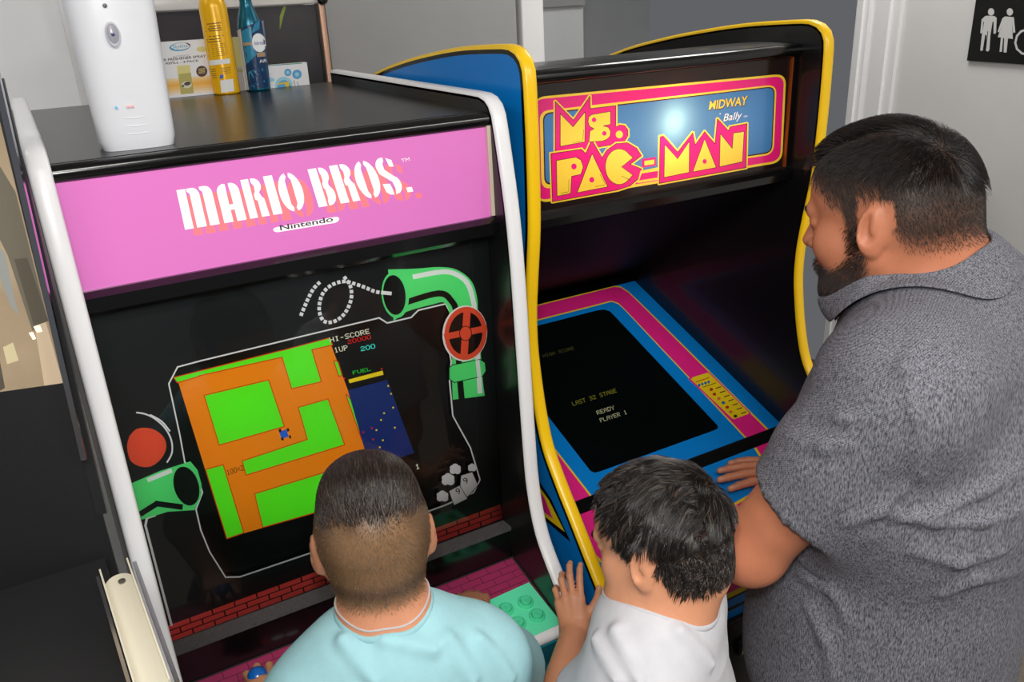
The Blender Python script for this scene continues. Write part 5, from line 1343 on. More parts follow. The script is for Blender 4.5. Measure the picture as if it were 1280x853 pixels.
# ------------------------------------------------------------------ shared figure builder
def limb_up(F, sh, el, wr, r, k=.02):
    F.cone(sh, el, r[0], r[1], k=k); F.cone(el, wr, r[1], r[2], k=.012)
def legs(F, hipL, hipR, fwd, s, foot_yaw=None):
    fwd = nrm([fwd[0], fwd[1], 0])
    for hp in (hipL, hipR):
        kn = np.array([hp[0]+fwd[0]*.02*s, hp[1]+fwd[1]*.02*s, hp[2]*.53]); an = np.array([hp[0], hp[1], .075*s])
        F.chain([hp, kn, an], [.085*s, .058*s, .040*s], k=.02); F.cone(kn+np.array([0, 0, -.10*s])-fwd*.02*s, kn+np.array([0, 0, -.2*s])-fwd*.015*s, .05*s, .04*s, k=.02)
        F.cone(an+np.array([0, 0, -.03*s])-fwd*.03*s, np.array([an[0], an[1], .028*s])+fwd*.15*s, .036*s, .028*s, k=.02)
def trousers(F, hipL, hipR, waist, fwd, s, infl=.014):
    fwd = nrm([fwd[0], fwd[1], 0])
    for hp in (hipL, hipR):
        kn = np.array([hp[0]+fwd[0]*.02*s, hp[1]+fwd[1]*.02*s, hp[2]*.53]); an = np.array([hp[0], hp[1], .06*s])
        F.chain([hp, kn, an], [.095*s+infl, .068*s+infl, .055*s+infl], k=.03)
    F.cone(waist, (hipL+hipR)/2, .115*s+infl, .12*s+infl, k=.04)
    F.half((0, 0, .05*s), (0, 0, -1))
def shoes(parent, hipL, hipR, fwd, s, m):
    fwd = nrm([fwd[0], fwd[1], 0])
    for hp in (hipL, hipR):
        G = Field(); an = np.array([hp[0], hp[1], 0.0])
        G.cone(an+np.array([0, 0, .05*s])-fwd*.04*s, an+np.array([0, 0, .034*s])+fwd*.15*s, .046*s, .036*s, k=.01); G.cone(an+np.array([0, 0, .05*s]), an+np.array([0, 0, .10*s]), .046*s, .05*s, k=.02)
        G.half((0, 0, .001), (0, 0, -1)); V, Q = G.mesh(coarse=.008); np_mesh('shoe', V, Q, m, parent)
def cloth_noise(amp, freq, ph):
    def f(X, Y, Z): return amp*(np.sin(freq*(X*.8+Y*.5+.6*Z)+ph+2.0*np.sin(9*Z+ph))*np.sin(freq*.6*(Z*1.1-X*.4)+ph*1.7+1.5*np.sin(7*X)))
    return f
def head_colors(V, h, skin, hairc, dens):
    """skin with hair-covered scalp; dens(local) gives how much hair hides the skin"""
    Lc = h.loc(V); d = dens(Lc)[:, None]
    return skin*(1-d)+hairc(Lc)*d

m_skin = tone_mat('skin', rough=0.48, spec=0.4, noise=0.07, scale=35, bump=0.12, bscale=420)

# ================================================================== boy at the pink-marquee cabinet
def boy_aqua():
    s = 0.815; Hc = at(466, 668, 1.03); R = az(15, -8, 0); h = Head(Hc, R, s, 1.0)
    F = Field(); h.build(F, 1.0)
    B = az(13); rt, fw = B[:, 0], B[:, 1]; upv = np.array([0, 0, 1.])
    neck = h.w((0, -.045, -.055)); nb = Hc + np.array([0, 0, -.118]) - fw*.056
    F.cone(neck, nb, .047, .052, k=.03)
    shL, shR = nb-rt*.104+upv*-.072+fw*.0, nb+rt*.110+upv*-.068
    hip = nb-upv*.43-fw*.03; hipL, hipR = hip-rt*.075-upv*.06, hip+rt*.075-upv*.06
    F.cone(nb-upv*.03, nb-upv*.16, .075, .085, k=.05, flat=(rt, 1.35)); F.cone(nb-upv*.16, hip, .085, .085, k=.05, flat=(rt, 1.25))
    F.cone(shL, shR, .042, .042, k=.04)
    # left arm to the joystick
    wl = JOY - nrm((JOY-shL)*np.array([1, 1, 0]))*.074 - upv*.018 - rt*.008; el = (shL+wl)/2 - upv*.05 - fw*.04 - rt*.03
    limb_up(F, shL, el, wl, (.040, .033, .023))
    hd = nrm(JOY+np.array([0, 0, .004])-wl-rt*.004); Rh = np.stack([nrm(np.cross(hd, upv)), hd, upv], 1); Rh[:, 2] = np.cross(Rh[:, 0], Rh[:, 1])
    c = [(.35, 1.15, .75), (.40, 1.2, .8), (.45, 1.2, .8), (.5, 1.2, .8)]
    hand(F, wl, Rh, .72, 1, c, spread=(.22, .08, -.06, -.2), thumb=[(.018, .020, -.006), (.040, .046, -.010), (.044, .072, -.014), (.034, .094, -.012)])
    # right arm to the buttons
    u_, v_ = 0.475, -0.075
    bt = DECK1[0]+DECK1[1]*u_+DECK1[2]*v_+DECK1[3]*.045
    wr = bt - nrm((bt-shR)*np.array([1, 1, 0]))*.09 + upv*.03; er = (shR+wr)/2 - upv*.09 + rt*.05
    limb_up(F, shR, er, wr, (.040, .033, .023))
    hd = nrm(bt-wr); Rh = np.stack([nrm(np.cross(hd, upv)), hd, upv], 1); Rh[:, 2] = np.cross(Rh[:, 0], Rh[:, 1])
    hand(F, wr, Rh, .72, -1, [(.2, .5, .4)]*4)
    legs(F, hipL, hipR, fw, .80)
    V, Q = F.mesh(fine=[(Hc-.12, Hc+.12, .0026), (JOY-.07, JOY+.07, .0022)], coarse=.0062)
    skin = tone((190, 131, 99)); dark = tone((34, 27, 24)); mid = tone((112, 86, 58)); lowd = tone((62, 46, 36))
    def hl(L): return np.interp(L[:, 1], HLY, HLZ)
    def dens(L):
        z, y = L[:, 2], L[:, 1]; a = sstep(-.010, .016, z-hl(L)+.012*(y < -.04)); near = (np.abs(L[:, 0]) < .084) & (z > -.1) & (y > -.16)
        ear = (np.abs(L[:, 0]) > .0785) & (y < .012) & (y > -.045) & (z < .030)
        return np.where(near & ~ear, a*0.93, 0)
    def hairc(L):
        t = sstep(.030, .072, L[:, 2]+.30*(L[:, 1]+.06)*(L[:, 1] < .0)-.10*np.abs(L[:, 0])+.006*np.sin(L[:, 0]*160)); b = np.exp(-((L[:, 2]+.040)/.012)**2)
        c = mid[None]*(1-t[:, None])+dark[None]*t[:, None]; side = sstep(.045, .075, np.abs(L[:, 0]))[:, None]*.55
        c = c*(1-side)+lowd*side
        return c*(1-.75*b[:, None])+lowd*.75*b[:, None]
    col = head_colors(V, h, skin, hairc, dens); Lv = h.loc(V); far = np.linalg.norm(Lv, axis=1) > .2; col[far] = skin
    t = thing('person', 'boy in a light aqua shirt seen from behind, playing the pink-marquee cabinet', 'person', (nb[0], nb[1], 0))
    body = np_mesh('body', V, Q, m_skin, t, col); h.eyes(t, None)
    # hair
    Wt = np.where(far, 0, dens(Lv)); top = sstep(.036, .07, Lv[:, 2]+.30*(Lv[:, 1]+.06)*(Lv[:, 1] < 0)-.10*np.abs(Lv[:, 0]))*Wt
    m_dark = mat('hair_dark_brown', (38, 30, 27), 0.38, spec=0.5); m_mid = mat('hair_fade_brown', (104, 80, 56), 0.5)
    P = scatter(V, Q, top, 9000); N = F.grad(P); Lp = h.loc(P)
    D = np.stack([-.25*Lp[:, 0]/.07+rng.normal(0, .12, len(P)), np.full(len(P), .75)+rng.normal(0, .15, len(P)), np.full(len(P), .55)], 1)
    D = D @ R.T; Ln = (.012+.016*sstep(.05, .11, Lp[:, 2]))*s*rng.uniform(.7, 1.15, len(P))
    V2, Q2 = strands(P, N, D, Ln, .00042, F, .0012, steps=4, lift=.009*sstep(.05, .10, Lp[:, 2]))
    np_mesh('hair', V2, Q2, m_hairtone, t, hair_tones(len(P), 15, (40, 31, 28), (92, 78, 66)))
    P = scatter(V, Q, np.clip(Wt-top, 0, 1), 9000); N = F.grad(P); Lp = h.loc(P)
    D = np.stack([.8*Lp[:, 0]/.07+rng.normal(0, .2, len(P)), -.2+rng.normal(0, .2, len(P)), np.full(len(P), -1.)], 1) @ R.T
    V2, Q2 = strands(P, N, D, .0036*rng.uniform(.6, 1.3, len(P)), .00026, F, .0006, steps=2, lift=.0012)
    np_mesh('cropped_hair', V2, Q2, m_hairtone, t, np.clip(np.repeat(hairc(Lp)*rng.uniform(.8, 1.5, len(P))[:, None], 9, axis=0), 0, 1))
    h.brows(F, t, m_dark)
    # shirt
    G = Field(); i = .012
    for sh, e in ((shL, el), (shR, er)):
        d = nrm(e-sh); q = sh+d*.115; G.cone(sh, q+d*.03, .045+i, .050+i, k=.03); q = sh+d*.125
        G.ell(q+d*.06, (.10, .10, .06), rot_to(nrm(np.cross(d, rt)), d), k=.004, sign=-1)
    G.cone(nb-upv*.028, nb-upv*.16, .076+i, .088+i, k=.05, flat=(rt, 1.38)); G.cone(nb-upv*.16, hip-upv*.05, .088+i, .096+i, k=.05, flat=(rt, 1.30))
    G.cone(shL+rt*.02+upv*.004, shR-rt*.02+upv*.004, .044+i, .044+i, k=.045); G.cone(nb-upv*.02, nb-upv*.05, .058, .075, k=.03)
    for a, b in (((430, 800), (470, 853)), ((560, 800), (590, 850)), ((600, 800), (640, 850)), ((480, 800), (540, 812))):
        pa, pb = G.trace(*a), G.trace(*b)
        if pa is not None and pb is not None: G.cone(pa-.002*nrm(pa-CAM_C), pb-.002*nrm(pb-CAM_C), .004, .003, k=.016)
    nk = nrm(neck-nb); pass
    G.half(hip-upv*.06, (0, 0, -1)); 
    V3, Q3 = G.mesh(coarse=.0062, fine=[(nb-.09, nb+.09, .0026)], disp=cloth_noise(.0022, 42, .6))
    shirt = np_mesh('shirt', V3, Q3, fabric_mat('cotton_aqua', (150, 194, 201)), t)
    Fn = Field(); h.build(Fn); Fn.cone(neck, nb, .047, .052, k=.03); ring = []; nkR = rot_to(fw, nk)
    def rims(clear, tl, n):
        """points round the neck where it leaves the shirt"""
        A = np.linspace(0, 2*math.pi, n, endpoint=False); T_ = np.linspace(-.035, .06, 40); dv = nkR[:, 0][None]*np.cos(A)[:, None]+nkR[:, 1][None]*np.sin(A)[:, None]
        P = (nb+nk*T_[:, None])[None]+dv[:, None]*.03; DV = np.repeat(dv[:, None], len(T_), 1).reshape(-1, 3); P = P.reshape(-1, 3)
        for _ in range(8): P = P+DV*np.maximum(clear-Fn.at(P), 0)[:, None]
        g = (G.at(P) > tl).reshape(n, -1); i_ = np.where(g.any(1), g.argmax(1), len(T_)-1)
        return list(P.reshape(n, -1, 3)[np.arange(n), i_])
    ring = rims(.0055, -.0035, 48)
    for _ in range(3): ring = [(ring[i_-1]+ring[i_]*2+ring[(i_+1) % 48])/4 for i_ in range(48)]
    tube('collar', ring, .0062, fabric_mat('cotton_aqua_rib', (143, 187, 194)), shirt, seg=10, closed=True)
    neckl = []
    for i_, p in enumerate(ring):
        q = p+nk*.011
        for _ in range(6): q = q-F.grad(q[None])[0]*(F.at(q[None])[0]-.0009)
        neckl.append(q)
    tube('necklace', neckl, .0013, mat('silver', (225, 225, 228), 0.35, metal=0.5), t, seg=6, closed=True)
    T = Field(); trousers(T, hipL, hipR, hip, fw, .80); V4, Q4 = T.mesh(coarse=.009); np_mesh('shorts', V4, Q4, fabric_mat('denim_navy', (40, 48, 66)), t)
    shoes(t, hipL, hipR, fw, .80, mat('shoe_grey', (70, 70, 74), 0.6))
boy_aqua()

# ================================================================== boy in white between the two cabinets
def boy_white():
    s = 0.79; Hc = at(823, 674, 1.03); R = az(-26, -18, 4); h = Head(Hc, R, s, 1.0)
    F = Field(); h.build(F, 1.0)
    B = az(-36); rt, fw = B[:, 0], B[:, 1]; upv = np.array([0, 0, 1.])
    neck = h.w((0, -.045, -.05)); nb = at(822, 768, 1.045)
    F.cone(neck, nb, .046, .052, k=.03)
    shL, shR = nb-rt*.086-upv*.050, nb+rt*.098-upv*.045
    hip = nb-upv*.42-fw*.03; hipL, hipR = hip-rt*.075-upv*.06, hip+rt*.075-upv*.06
    F.cone(nb-upv*.03, nb-upv*.16, .066, .076, k=.05, flat=(rt, 1.30)); F.cone(nb-upv*.16, hip, .082, .085, k=.05, flat=(rt, 1.25)); F.cone(shL, shR, .041, .041, k=.04)
    # left hand resting on the cabinet edge, back of the hand to the room
    wl = at(718, 793, 1.385); Zh = nrm(CAM_C-wl+np.array([0, 0, -.25])-.25*_r); Yh = at(714, 735, 1.425)-wl; Yh = nrm(Yh-Zh*(Yh@Zh)); Rh = np.stack([np.cross(Yh, Zh), Yh, Zh], 1)
    tips = hand(F, wl, Rh, .68, 1, [(.12, .45, .40), (.20, .55, .45), (.35, .75, .55), (.45, .9, .6)], spread=(.06, -.06, -.16, -.30), thumb=[(.018, .020, -.006), (.046, .048, -.010), (.066, .074, -.010), (.074, .098, -.004)])
    el = at(690, 905, 1.16); limb_up(F, shL, el, wl, (.039, .032, .0225))
    er = shR-upv*.19+rt*.02+fw*.03; wr = er+fw*.15-upv*.06-rt*.04; limb_up(F, shR, er, wr, (.039, .032, .022))
    hd = nrm(fw-upv*.4); Rr = np.stack([nrm(np.cross(hd, upv)), hd, upv], 1); Rr[:, 2] = np.cross(Rr[:, 0], Rr[:, 1])
    hand(F, wr, Rr, .70, -1, [(.3, .5, .4)]*4)
    legs(F, hipL, hipR, fw, .80)
    hc = wl+Yh*.05
    V, Q = F.mesh(fine=[(Hc-.12, Hc+.12, .0025), (hc-.075, hc+.085, .0021)], coarse=.0062)
    skin = tone((204, 142, 108)); dark = tone((26, 22, 21))
    hy = [-.12, -.065, -.045, -.034, -.022, .003, .010, .022, .030, .050, .072, .10]; hz = [-.062, -.062, -.05, -.02, .026, .022, -.004, .012, .046, .068, .084, .090]
    def dens(L):
        z, y = L[:, 2], L[:, 1]; a = sstep(-.008, .012, z-np.interp(y, hy, hz)); near = (np.abs(L[:, 0]) < .084) & (z > -.1) & (y > -.16)
        ear = (np.abs(L[:, 0]) > .079) & (y < .012) & (y > -.045) & (z < .030)
        return np.where(near & ~ear, a*.95, 0)
    Lv = h.loc(V); far = np.linalg.norm(Lv, axis=1) > .2
    whorl = np.array([.030, -.080, .062])
    def hairc(L):
        w = np.exp(-(np.linalg.norm(L-whorl, axis=1)/.014)**2)[:, None]; return dark[None]*(1-w*.7)+tone((150, 118, 92))*w*.7
    col = head_colors(V, h, skin, hairc, dens)
    lips = np.exp(-(((Lv[:, 0])/.02)**2+((Lv[:, 1]-.092)/.016)**2+((Lv[:, 2]+.063)/.010)**2))[:, None]*.6; col = col*(1-lips)+tone((186, 104, 92))*lips
    col[far] = skin
    for tp, dr in tips:      # nails
        w = np.exp(-(np.linalg.norm(V-(tp+Zh*.004-dr*.001), axis=1)/.0045)**2)[:, None]*.5; col = col*(1-w)+tone((236, 190, 168))*w
    t = thing('person', 'boy in a white shirt with wet dark hair standing between the two cabinets', 'person', (nb[0], nb[1], 0))
    np_mesh('body', V, Q, m_skin, t, col); h.eyes(t, None)
    m_h = mat('hair_black_wet', (24, 20, 19), 0.24, spec=0.6)
    Wt = np.where(far, 0, dens(Lv)); ww = Wt*(1-.75*np.exp(-(np.linalg.norm(Lv-whorl, axis=1)/.012)**2))
    # cap of hair under the strands
    P = scatter(V, Q, ww, 19000); N = F.grad(P); Lp = h.loc(P)
    rad_ = Lp-whorl; rad_ /= np.linalg.norm(rad_, axis=1)[:, None]+1e-6
    swirl = np.stack([-rad_[:, 1], rad_[:, 0], 0*rad_[:, 0]], 1)
    # hairs fall in wet clumps that share a direction
    cl = rng.integers(0, 420, len(P)); cen = P[rng.integers(0, len(P), 420)]
    dd = ((P[:, None, :]-cen[None])**2).sum(2) if len(P)*420 < 8e6 else None
    cl = dd.argmin(1); cdir = rng.normal(0, .30, (420, 3)); clift = rng.uniform(.25, 1.0, 420)
    front = sstep(-.02, .06, Lp[:, 1])[:, None]
    D = rad_+.35*swirl+cdir[cl]+front*np.array([0, -.25, .5]); side = sstep(.03, .07, np.abs(Lp[:, 0]))[:, None]; D = D+side*np.array([0, .25, -.55])
    D = D @ R.T; topw = sstep(.0, .06, Lp[:, 2])
    Ln = s*(.012+.026*topw)*(1-.6*front[:, 0])*rng.uniform(.75, 1.15, len(P))
    cvec = (cen[cl]-P); Pp = P+cvec*.0
    V2, Q2 = strands(Pp, N, D+cvec*9, Ln, .00050, F, .0015, steps=5, lift=(.001+.008*topw)*clift[cl], taper=.2)
    np_mesh('hair', V2, Q2, m_hairtone, t, hair_tones(len(P), 18, (27, 23, 22), (96, 84, 74), .14))
    h.brows(F, t, m_h)
    # lashes
    G = Field(); i = .012
    for sh, e in ((shL, el), (shR, er)):
        d = nrm(e-sh); G.cone(sh, sh+d*.12, .037+i, .043+i, k=.03); G.ell(sh+d*.155, (.085, .085, .05), rot_to(nrm(np.cross(d, rt)), d), k=.004, sign=-1)
    G.cone(nb-upv*.026, nb-upv*.16, .068+i, .079+i, k=.05, flat=(rt, 1.32)); G.cone(nb-upv*.16, hip-upv*.05, .079+i, .092+i, k=.05, flat=(rt, 1.25))
    G.cone(shL+rt*.02+upv*.004, shR-rt*.02+upv*.004, .038+i, .041+i, k=.045); G.cone(nb-upv*.02, nb-upv*.05, .056, .073, k=.03)
    for a, b in (((770, 790), (800, 853)), ((850, 790), (890, 830)), ((745, 800), (770, 850))):
        pa, pb = G.trace(*a), G.trace(*b)
        if pa is not None and pb is not None: G.cone(pa-.002*nrm(pa-CAM_C), pb-.002*nrm(pb-CAM_C), .004, .003, k=.016)
    nk = nrm(neck-nb); G.half(hip-upv*.06, (0, 0, -1))
    V3, Q3 = G.mesh(coarse=.0062, fine=[(nb-.09, nb+.09, .0026)], disp=cloth_noise(.0020, 38, 1.7))
    shirt = np_mesh('shirt', V3, Q3, fabric_mat('cotton_white', (190, 190, 195)), t)
    Fn = Field(); h.build(Fn); Fn.cone(neck, nb, .046, .052, k=.03); ring = []; nkR = rot_to(fw, nk)
    def rims(clear, tl, n):
        """points round the neck where it leaves the shirt"""
        A = np.linspace(0, 2*math.pi, n, endpoint=False); T_ = np.linspace(-.035, .06, 40); dv = nkR[:, 0][None]*np.cos(A)[:, None]+nkR[:, 1][None]*np.sin(A)[:, None]
        P = (nb+nk*T_[:, None])[None]+dv[:, None]*.03; DV = np.repeat(dv[:, None], len(T_), 1).reshape(-1, 3); P = P.reshape(-1, 3)
        for _ in range(8): P = P+DV*np.maximum(clear-Fn.at(P), 0)[:, None]
        g = (G.at(P) > tl).reshape(n, -1); i_ = np.where(g.any(1), g.argmax(1), len(T_)-1)
        return list(P.reshape(n, -1, 3)[np.arange(n), i_])
    ring = rims(.0055, -.0035, 48)
    for _ in range(3): ring = [(ring[i_-1]+ring[i_]*2+ring[(i_+1) % 48])/4 for i_ in range(48)]
    tube('collar', ring, .0060, fabric_mat('cotton_white_rib', (184, 184, 189)), shirt, seg=10, closed=True)
    T = Field(); trousers(T, hipL, hipR, hip, fw, .80); V4, Q4 = T.mesh(coarse=.009); np_mesh('shorts', V4, Q4, fabric_mat('cloth_grey', (96, 96, 100)), t)
    shoes(t, hipL, hipR, fw, .80, mat('shoe_dark', (40, 40, 44), 0.6))
boy_white()

# ================================================================== man at the yellow-edged cabinet
def man():
    s = 0.965; Hc = at(1106, 270, 1.10); R = az(-17, -12, 2); h = Head(Hc, R, s, 0.0)
    F = Field(); h.build(F, 1.05)
    B = az(-22); rt, fw = B[:, 0], B[:, 1]; upv = np.array([0, 0, 1.])
    neck = h.w((0, -.035, -.06)); nb = Hc + np.array([0, 0, -.108]) - fw*.082 + rt*.022
    F.cone(h.w((0, -.045, -.01)), nb, .060, .072, k=.03); F.cone(h.w((0, .015, -.075)), nb+fw*.04-upv*.01, .045, .060, k=.03)
    Fn = Field(); Fn.p = list(F.p)
    shL, shR = nb-rt*.185-upv*.060, nb+rt*.185-upv*.060
    hip = nb-upv*.56+fw*.02; hipL, hipR = hip-rt*.10-upv*.05, hip+rt*.10-upv*.05
    ch = nb-upv*.22+fw*.0
    F.cone(nb-upv*.07, ch, .110, .135, k=.07, flat=(rt, 1.35)); F.cone(ch, hip, .135, .140, k=.07, flat=(rt, 1.25)); F.cone(shL, shR, .062, .062, k=.06)
    dp, dU_, dV_, dN_, LC_ = DECK2
    # left arm forward to the middle of the deck
    el = at(938, 686, 1.15); wl = dp+dU_*.16+dV_*(LC_*.45)+dN_*.085
    limb_up(F, shL, el, wl, (.058, .046, .031), k=.03); F.cone(el, el+(wl-el)*.35, .046, .047, k=.02)
    hd = nrm(wl+nrm(wl-el)*np.array([1, 1, 0])-wl); hd = nrm(hd+np.array([0, 0, -.02])); Rh = np.stack([nrm(np.cross(hd, upv)), hd, upv], 1); Rh[:, 2] = np.cross(Rh[:, 0], Rh[:, 1])
    hand(F, wl, Rh, .98, 1, [(.1, .3, .3)]*4)
    # right hand flat on the deck, fingers to the left
    def ondeck(px, py, lift): 
        P = dp+dN_*lift; d = ray(px, py); return CAM_C+d*(((P-CAM_C)@dN_)/(d@dN_))
    tip = ondeck(903, 601, .021); wr = ondeck(992, 594, .034); Yh = nrm(tip-wr); Zh = nrm(dN_-Yh*(dN_@Yh)); Rh = np.stack([np.cross(Yh, Zh), Yh, Zh], 1)
    wr = tip-Yh*.165+Zh*.024
    tips = hand(F, wr, Rh, .96, -1, [(.06, .14, .14), (.05, .12, .12), (.05, .14, .14), (.08, .18, .16)], spread=(.10, .02, -.08, -.2), thumb=[(.020, .022, -.004), (.048, .048, -.010), (.060, .080, -.016), (.066, .108, -.020)])
    er = (shR+wr)/2-upv*.0+rt*.13; limb_up(F, shR, er, wr, (.058, .045, .030), k=.03)
    legs(F, hipL, hipR, fw, 1.0)
    V, Q = F.mesh(fine=[(Hc-.15, Hc+.15, .0028), (wr+Yh*.09-.075, wr+Yh*.09+.09, .0025)], coarse=.0075)
    skin = tone((190, 120, 88)); dark = tone((24, 20, 20)); stub = tone((84, 62, 50))
    hy = [-.12, -.065, -.048, -.036, -.024, .003, .009, .022, .028, .046, .060, .075, .10]; hz = [-.040, -.040, -.030, -.002, .030, .032, -.018, -.016, .020, .030, .052, .066, .068]
    def dens(L):
        z, y, x = L[:, 2], L[:, 1], np.abs(L[:, 0]); a = sstep(-.012, .030, z-np.interp(y, hy, hz)); near = (x < .086) & (z > -.1) & (y > -.16)
        ear = (x > .078) & (y < .012) & (y > -.045) & (z < .030)
        hair = np.where(near & ~ear, a, 0)
        jaw = np.interp(y, [-.012, .0, .02, .05, .075, .1], [-.055, -.030, -.034, -.056, -.052, -.050])
        b = sstep(-.004, .016, jaw-z)*sstep(-.012, .006, y+.2*np.minimum(z+.04, 0))*sstep(-.135, -.118, z); burn = sstep(.002, .008, y)*sstep(.030, .022, y)*sstep(-.05, -.03, z)*sstep(.01, -.01, z)*sstep(.055, .062, x)
        mo = sstep(.010, .0, np.abs(z+.046))*sstep(.075, .085, y)*sstep(.035, .025, x)
        return hair, np.maximum(np.maximum(b, burn*.8), mo)
    Lv = h.loc(V); far = np.linalg.norm(Lv, axis=1) > .19
    hd_, bd_ = dens(Lv); hd_[far] = 0; bd_[far] = 0
    part = lambda L: np.exp(-((L[:, 0]+.036-.10*(L[:, 1]+.0)*0.15)/.0035)**2)*sstep(-.06, -.03, L[:, 1])*sstep(.03, .06, L[:, 2])
    crown = np.array([-.004, -.070, .098])
    cw = lambda L: np.exp(-(np.linalg.norm(L-crown, axis=1)/.022)**2)
    tone_h = dark[None]*np.ones((len(V), 1)); fade = sstep(.062, .022, Lv[:, 2]-.25*(Lv[:, 1]+.02))[:, None]*.75
    tone_h = tone_h*(1-fade)+stub*fade; sc = np.maximum(part(Lv)*.6, cw(Lv)*.75)[:, None]; tone_h = tone_h*(1-sc)+tone((150, 98, 66))*sc
    col = skin*(1-hd_[:, None]*.95)+tone_h*hd_[:, None]*.95
    col = col*(1-bd_[:, None]*.8)+tone((40, 30, 27))*bd_[:, None]*.8
    lips = np.exp(-(((Lv[:, 0])/.02)**2+((Lv[:, 1]-.094)/.014)**2+((Lv[:, 2]+.063)/.009)**2))[:, None]*.6; col = col*(1-lips)+tone((160, 88, 76))*lips
    col[far] = skin
    for tp, dr in tips: w = np.exp(-(np.linalg.norm(V-(tp+Zh*.006-dr*.001), axis=1)/.0055)**2)[:, None]*.5; col = col*(1-w)+tone((222, 170, 150))*w
    t = thing('person', 'man in a grey heathered polo shirt with dark hair and beard', 'person', (nb[0], nb[1], 0))
    np_mesh('body', V, Q, m_skin, t, col); h.eyes(t, None)
    m_h = mat('hair_black', (26, 21, 20), 0.34, spec=0.5); m_c = mat('hair_cropped_black', (44, 34, 30), 0.45); m_b = mat('beard_black', (34, 26, 24), 0.45)
    tp_ = sstep(.050, .085, Lv[:, 2]-.22*(Lv[:, 1]+.02)+.0*Lv[:, 0])*hd_*(1-.93*cw(Lv))*(1-.85*part(Lv))
    P = scatter(V, Q, tp_, 11000); N = F.grad(P); Lp = h.loc(P)
    rad_ = Lp-crown; rad_ /= np.linalg.norm(rad_, axis=1)[:, None]+1e-6
    right = sstep(-.038, -.034, Lp[:, 0])[:, None]
    D = rad_*(.5+.4*(1-right))+np.array([.55, .55, .0])*right+np.array([-.45, .15, -.35])*(1-right)+rng.normal(0, .10, (len(P), 3)); D = D @ R.T
    V2, Q2 = strands(P, N, D, s*(.016+.022*right[:, 0])*rng.uniform(.75, 1.1, len(P)), .00045, F, .0016, steps=5, lift=.010*right[:, 0]*sstep(-.09, .03, Lp[:, 1])+.007)
    np_mesh('hair', V2, Q2, m_hairtone, t, hair_tones(len(P), 18, (26, 21, 20), (70, 56, 48), .16))
    P = scatter(V, Q, np.clip(hd_-tp_, 0, 1)*(1-part(Lv)), 12000); N = F.grad(P); Lp = h.loc(P)
    D = np.stack([.2*np.sign(Lp[:, 0])+rng.normal(0, .15, len(P)), -.35+rng.normal(0, .15, len(P)), np.full(len(P), -.8)], 1) @ R.T
    V2, Q2 = strands(P, N, D, s*(.004+.009*sstep(.0, .06, Lp[:, 2]))*rng.uniform(.7, 1.2, len(P)), .00030, F, .0007, steps=3, lift=.0016)
    np_mesh('cropped_hair', V2, Q2, m_hairtone, t, hair_tones(len(P), 12, (40, 31, 28), (96, 78, 64), .2))
    P = scatter(V, Q, bd_, 9000); N = F.grad(P); Lp = h.loc(P)
    D = np.stack([.2*Lp[:, 0]/.06+rng.normal(0, .25, len(P)), .25+rng.normal(0, .25, len(P)), np.full(len(P), -.9)], 1) @ R.T
    V2, Q2 = strands(P, N, D, s*(.005+.006*sstep(-.05, -.10, Lp[:, 2]))*rng.uniform(.6, 1.2, len(P)), .00032, F, .0008, steps=3, lift=.004)
    np_mesh('beard', V2, Q2, m_hairtone, t, hair_tones(len(P), 12, (34, 26, 24), (84, 64, 52), .2))
    h.brows(F, t, m_h, 420)
    # shirt
    G = Field(); i = .016
    for sh, e in ((shL, el), (shR, er)):
        d = nrm(e-sh); G.cone(sh, sh+d*.11, .066+i, .060+i, k=.04); G.cone(sh+d*.11, sh+d*.19, .060+i, .054+i, k=.02); q = sh+d*.175
        G.ell(q+d*.10, (.12, .12, .10), rot_to(nrm(np.cross(d, rt)), d), k=.003, sign=-1); G.cone(q-d*.05, q+d*.05, .050, .058, k=.003, sign=-1)
    G.cone(nb-upv*.068, ch, .112+i, .146+i, k=.07, flat=(rt, 1.36)); G.cone(ch, hip-upv*.03+rt*.025, .146+i, .172+i, k=.07, flat=(rt, 1.22)); G.cone(hip+upv*.12+fw*.03, hip+fw*.03, .13+i, .14+i, k=.08, flat=(rt, 1.2))
    G.cone(shL+rt*.03, shR-rt*.03, .066+i, .066+i, k=.06); G.cone(nb-upv*.01, nb-upv*.06, .082, .10, k=.05)
    folds = [[(1000, 512), (1052, 522), (1085, 520)], [(985, 545), (1030, 560), (1060, 556)], [(1128, 650), (1180, 640), (1230, 615), (1275, 590)], [(1120, 645), (1170, 655), (1230, 655), (1279, 640)], [(1060, 655), (1100, 640), (1135, 610)], [(1140, 690), (1200, 705), (1260, 690)],
             [(1010, 760), (1030, 800), (1040, 845)], [(1000, 720), (1040, 740), (1060, 780)], [(1150, 420), (1130, 460), (1145, 520), (1150, 600)], [(1175, 745), (1220, 725), (1275, 715)]]
    for fl in folds:
        pts = [G.trace(*q) for q in fl]
        if any(p is None for p in pts): continue
        pts = [p-.002*nrm(p-CAM_C) for p in pts]; rr = [.002]+[.0052]*(len(pts)-2)+[.002]
        G.chain(pts, rr, k=.011)
    nk = nrm(neck-nb); G.half(hip-upv*.10, (0, 0, -1))
    V3, Q3 = G.mesh(coarse=.0065, disp=cloth_noise(.0024, 30, .2))
    m_hth = heather_mat('heather_grey', (54, 54, 62), (142, 142, 150))
    shirt = np_mesh('polo_shirt', V3, Q3, m_hth, t)
    # fold-over collar: rises at the back of the neck, its outer leaf lies on the shoulders
    nkR = rot_to(fw, nk); n_ = 56; rows = []
    A_ = np.linspace(math.radians(110), math.radians(430), n_); dv = nkR[:, 0][None]*np.cos(A_)[:, None]+nkR[:, 1][None]*np.sin(A_)[:, None]; b_ = np.maximum(0, -np.sin(A_))[:, None]
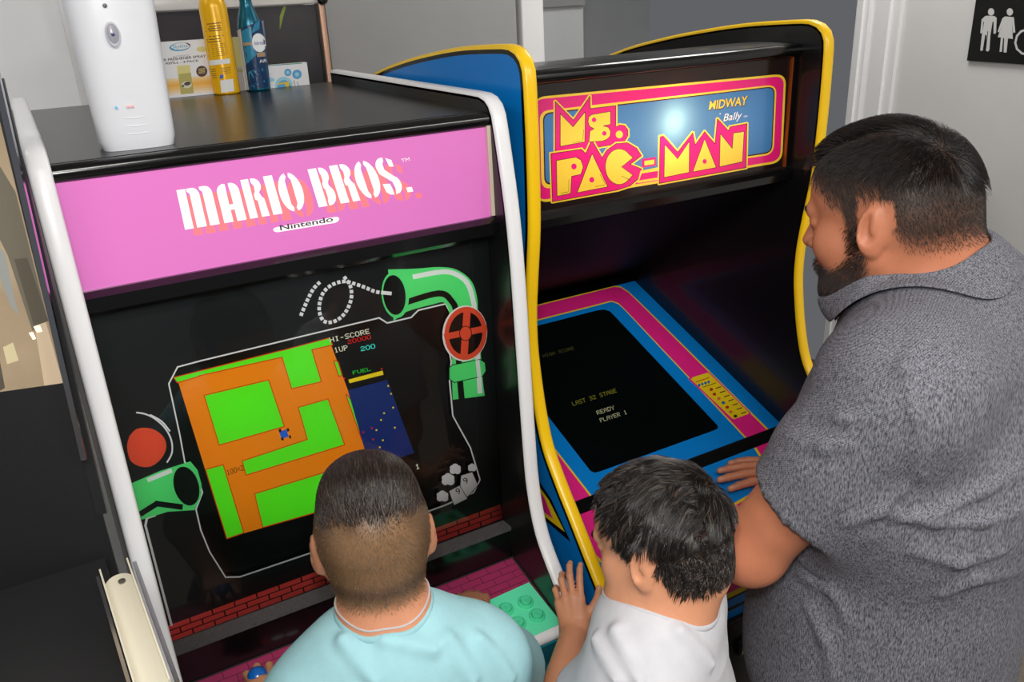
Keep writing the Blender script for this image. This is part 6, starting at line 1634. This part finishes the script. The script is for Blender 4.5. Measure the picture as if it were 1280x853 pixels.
    def push(P, DV, want):
        for _ in range(10): P = P+DV*np.maximum(want-Fn.at(P), 0)[:, None]
        return P
    T_ = np.linspace(-.03, .08, 45); P = ((nb+nk*T_[:, None])[None]+dv[:, None]*.045).reshape(-1, 3); DV = np.repeat(dv[:, None], 45, 1).reshape(-1, 3)
    P = push(P, DV, .004); g = (G.at(P+DV*.003) > -.001).reshape(n_, -1); i_ = np.where(g.any(1), g.argmax(1), 44); p0 = P.reshape(n_, 45, 3)[np.arange(n_), i_]
    p1 = push(p0+nk*(.020+.012*b_), dv, .004); p2 = p1+dv*.007-nk*.002; p3 = p0+dv*(.030+.010*(1-b_))-nk*.012
    for _ in range(12): p3 = p3-G.grad(p3)*((G.at(p3)-.006)*.8)[:, None]
    mids = []
    for t_ in (.35, .7):
        q = p2*(1-t_)+p3*t_+dv*.004; q = q+G.grad(q)*np.maximum(0, .007-G.at(q))[:, None]; mids.append(q)
    rows = [list(r_) for r_ in np.stack([p0, p1, (p1+p2)/2+nk*.003, p2, *mids, p3], 1)]
    rows = [[(np.array(rows[max(i_-1, 0)][j])+np.array(rows[i_][j])*2+np.array(rows[min(i_+1, n_-1)][j]))/4 for j in range(7)] for i_ in range(n_)]
    Vc = np.array(rows).reshape(-1, 3); k = 7; Qc = np.array([(i_*k+j, i_*k+j+1, (i_+1)*k+j+1, (i_+1)*k+j) for i_ in range(n_-1) for j in range(k-1)])
    col_o = np_mesh('collar', Vc, Qc, m_hth, shirt); sd = col_o.modifiers.new('thickness', 'SOLIDIFY'); sd.thickness = .003; sd.offset = 0; ss = col_o.modifiers.new('smooth', 'SUBSURF'); ss.levels = 1; ss.render_levels = 2
    # sleeve hem
    d = nrm(el-shL); q = shL+d*.222
    T = Field(); trousers(T, hipL, hipR, hip, fw, 1.0, .02); V4, Q4 = T.mesh(coarse=.010); np_mesh('trousers', V4, Q4, fabric_mat('denim_dark', (44, 48, 60)), t)
    shoes(t, hipL, hipR, fw, 1.0, mat('shoe_black', (26, 26, 28), 0.5))
man()
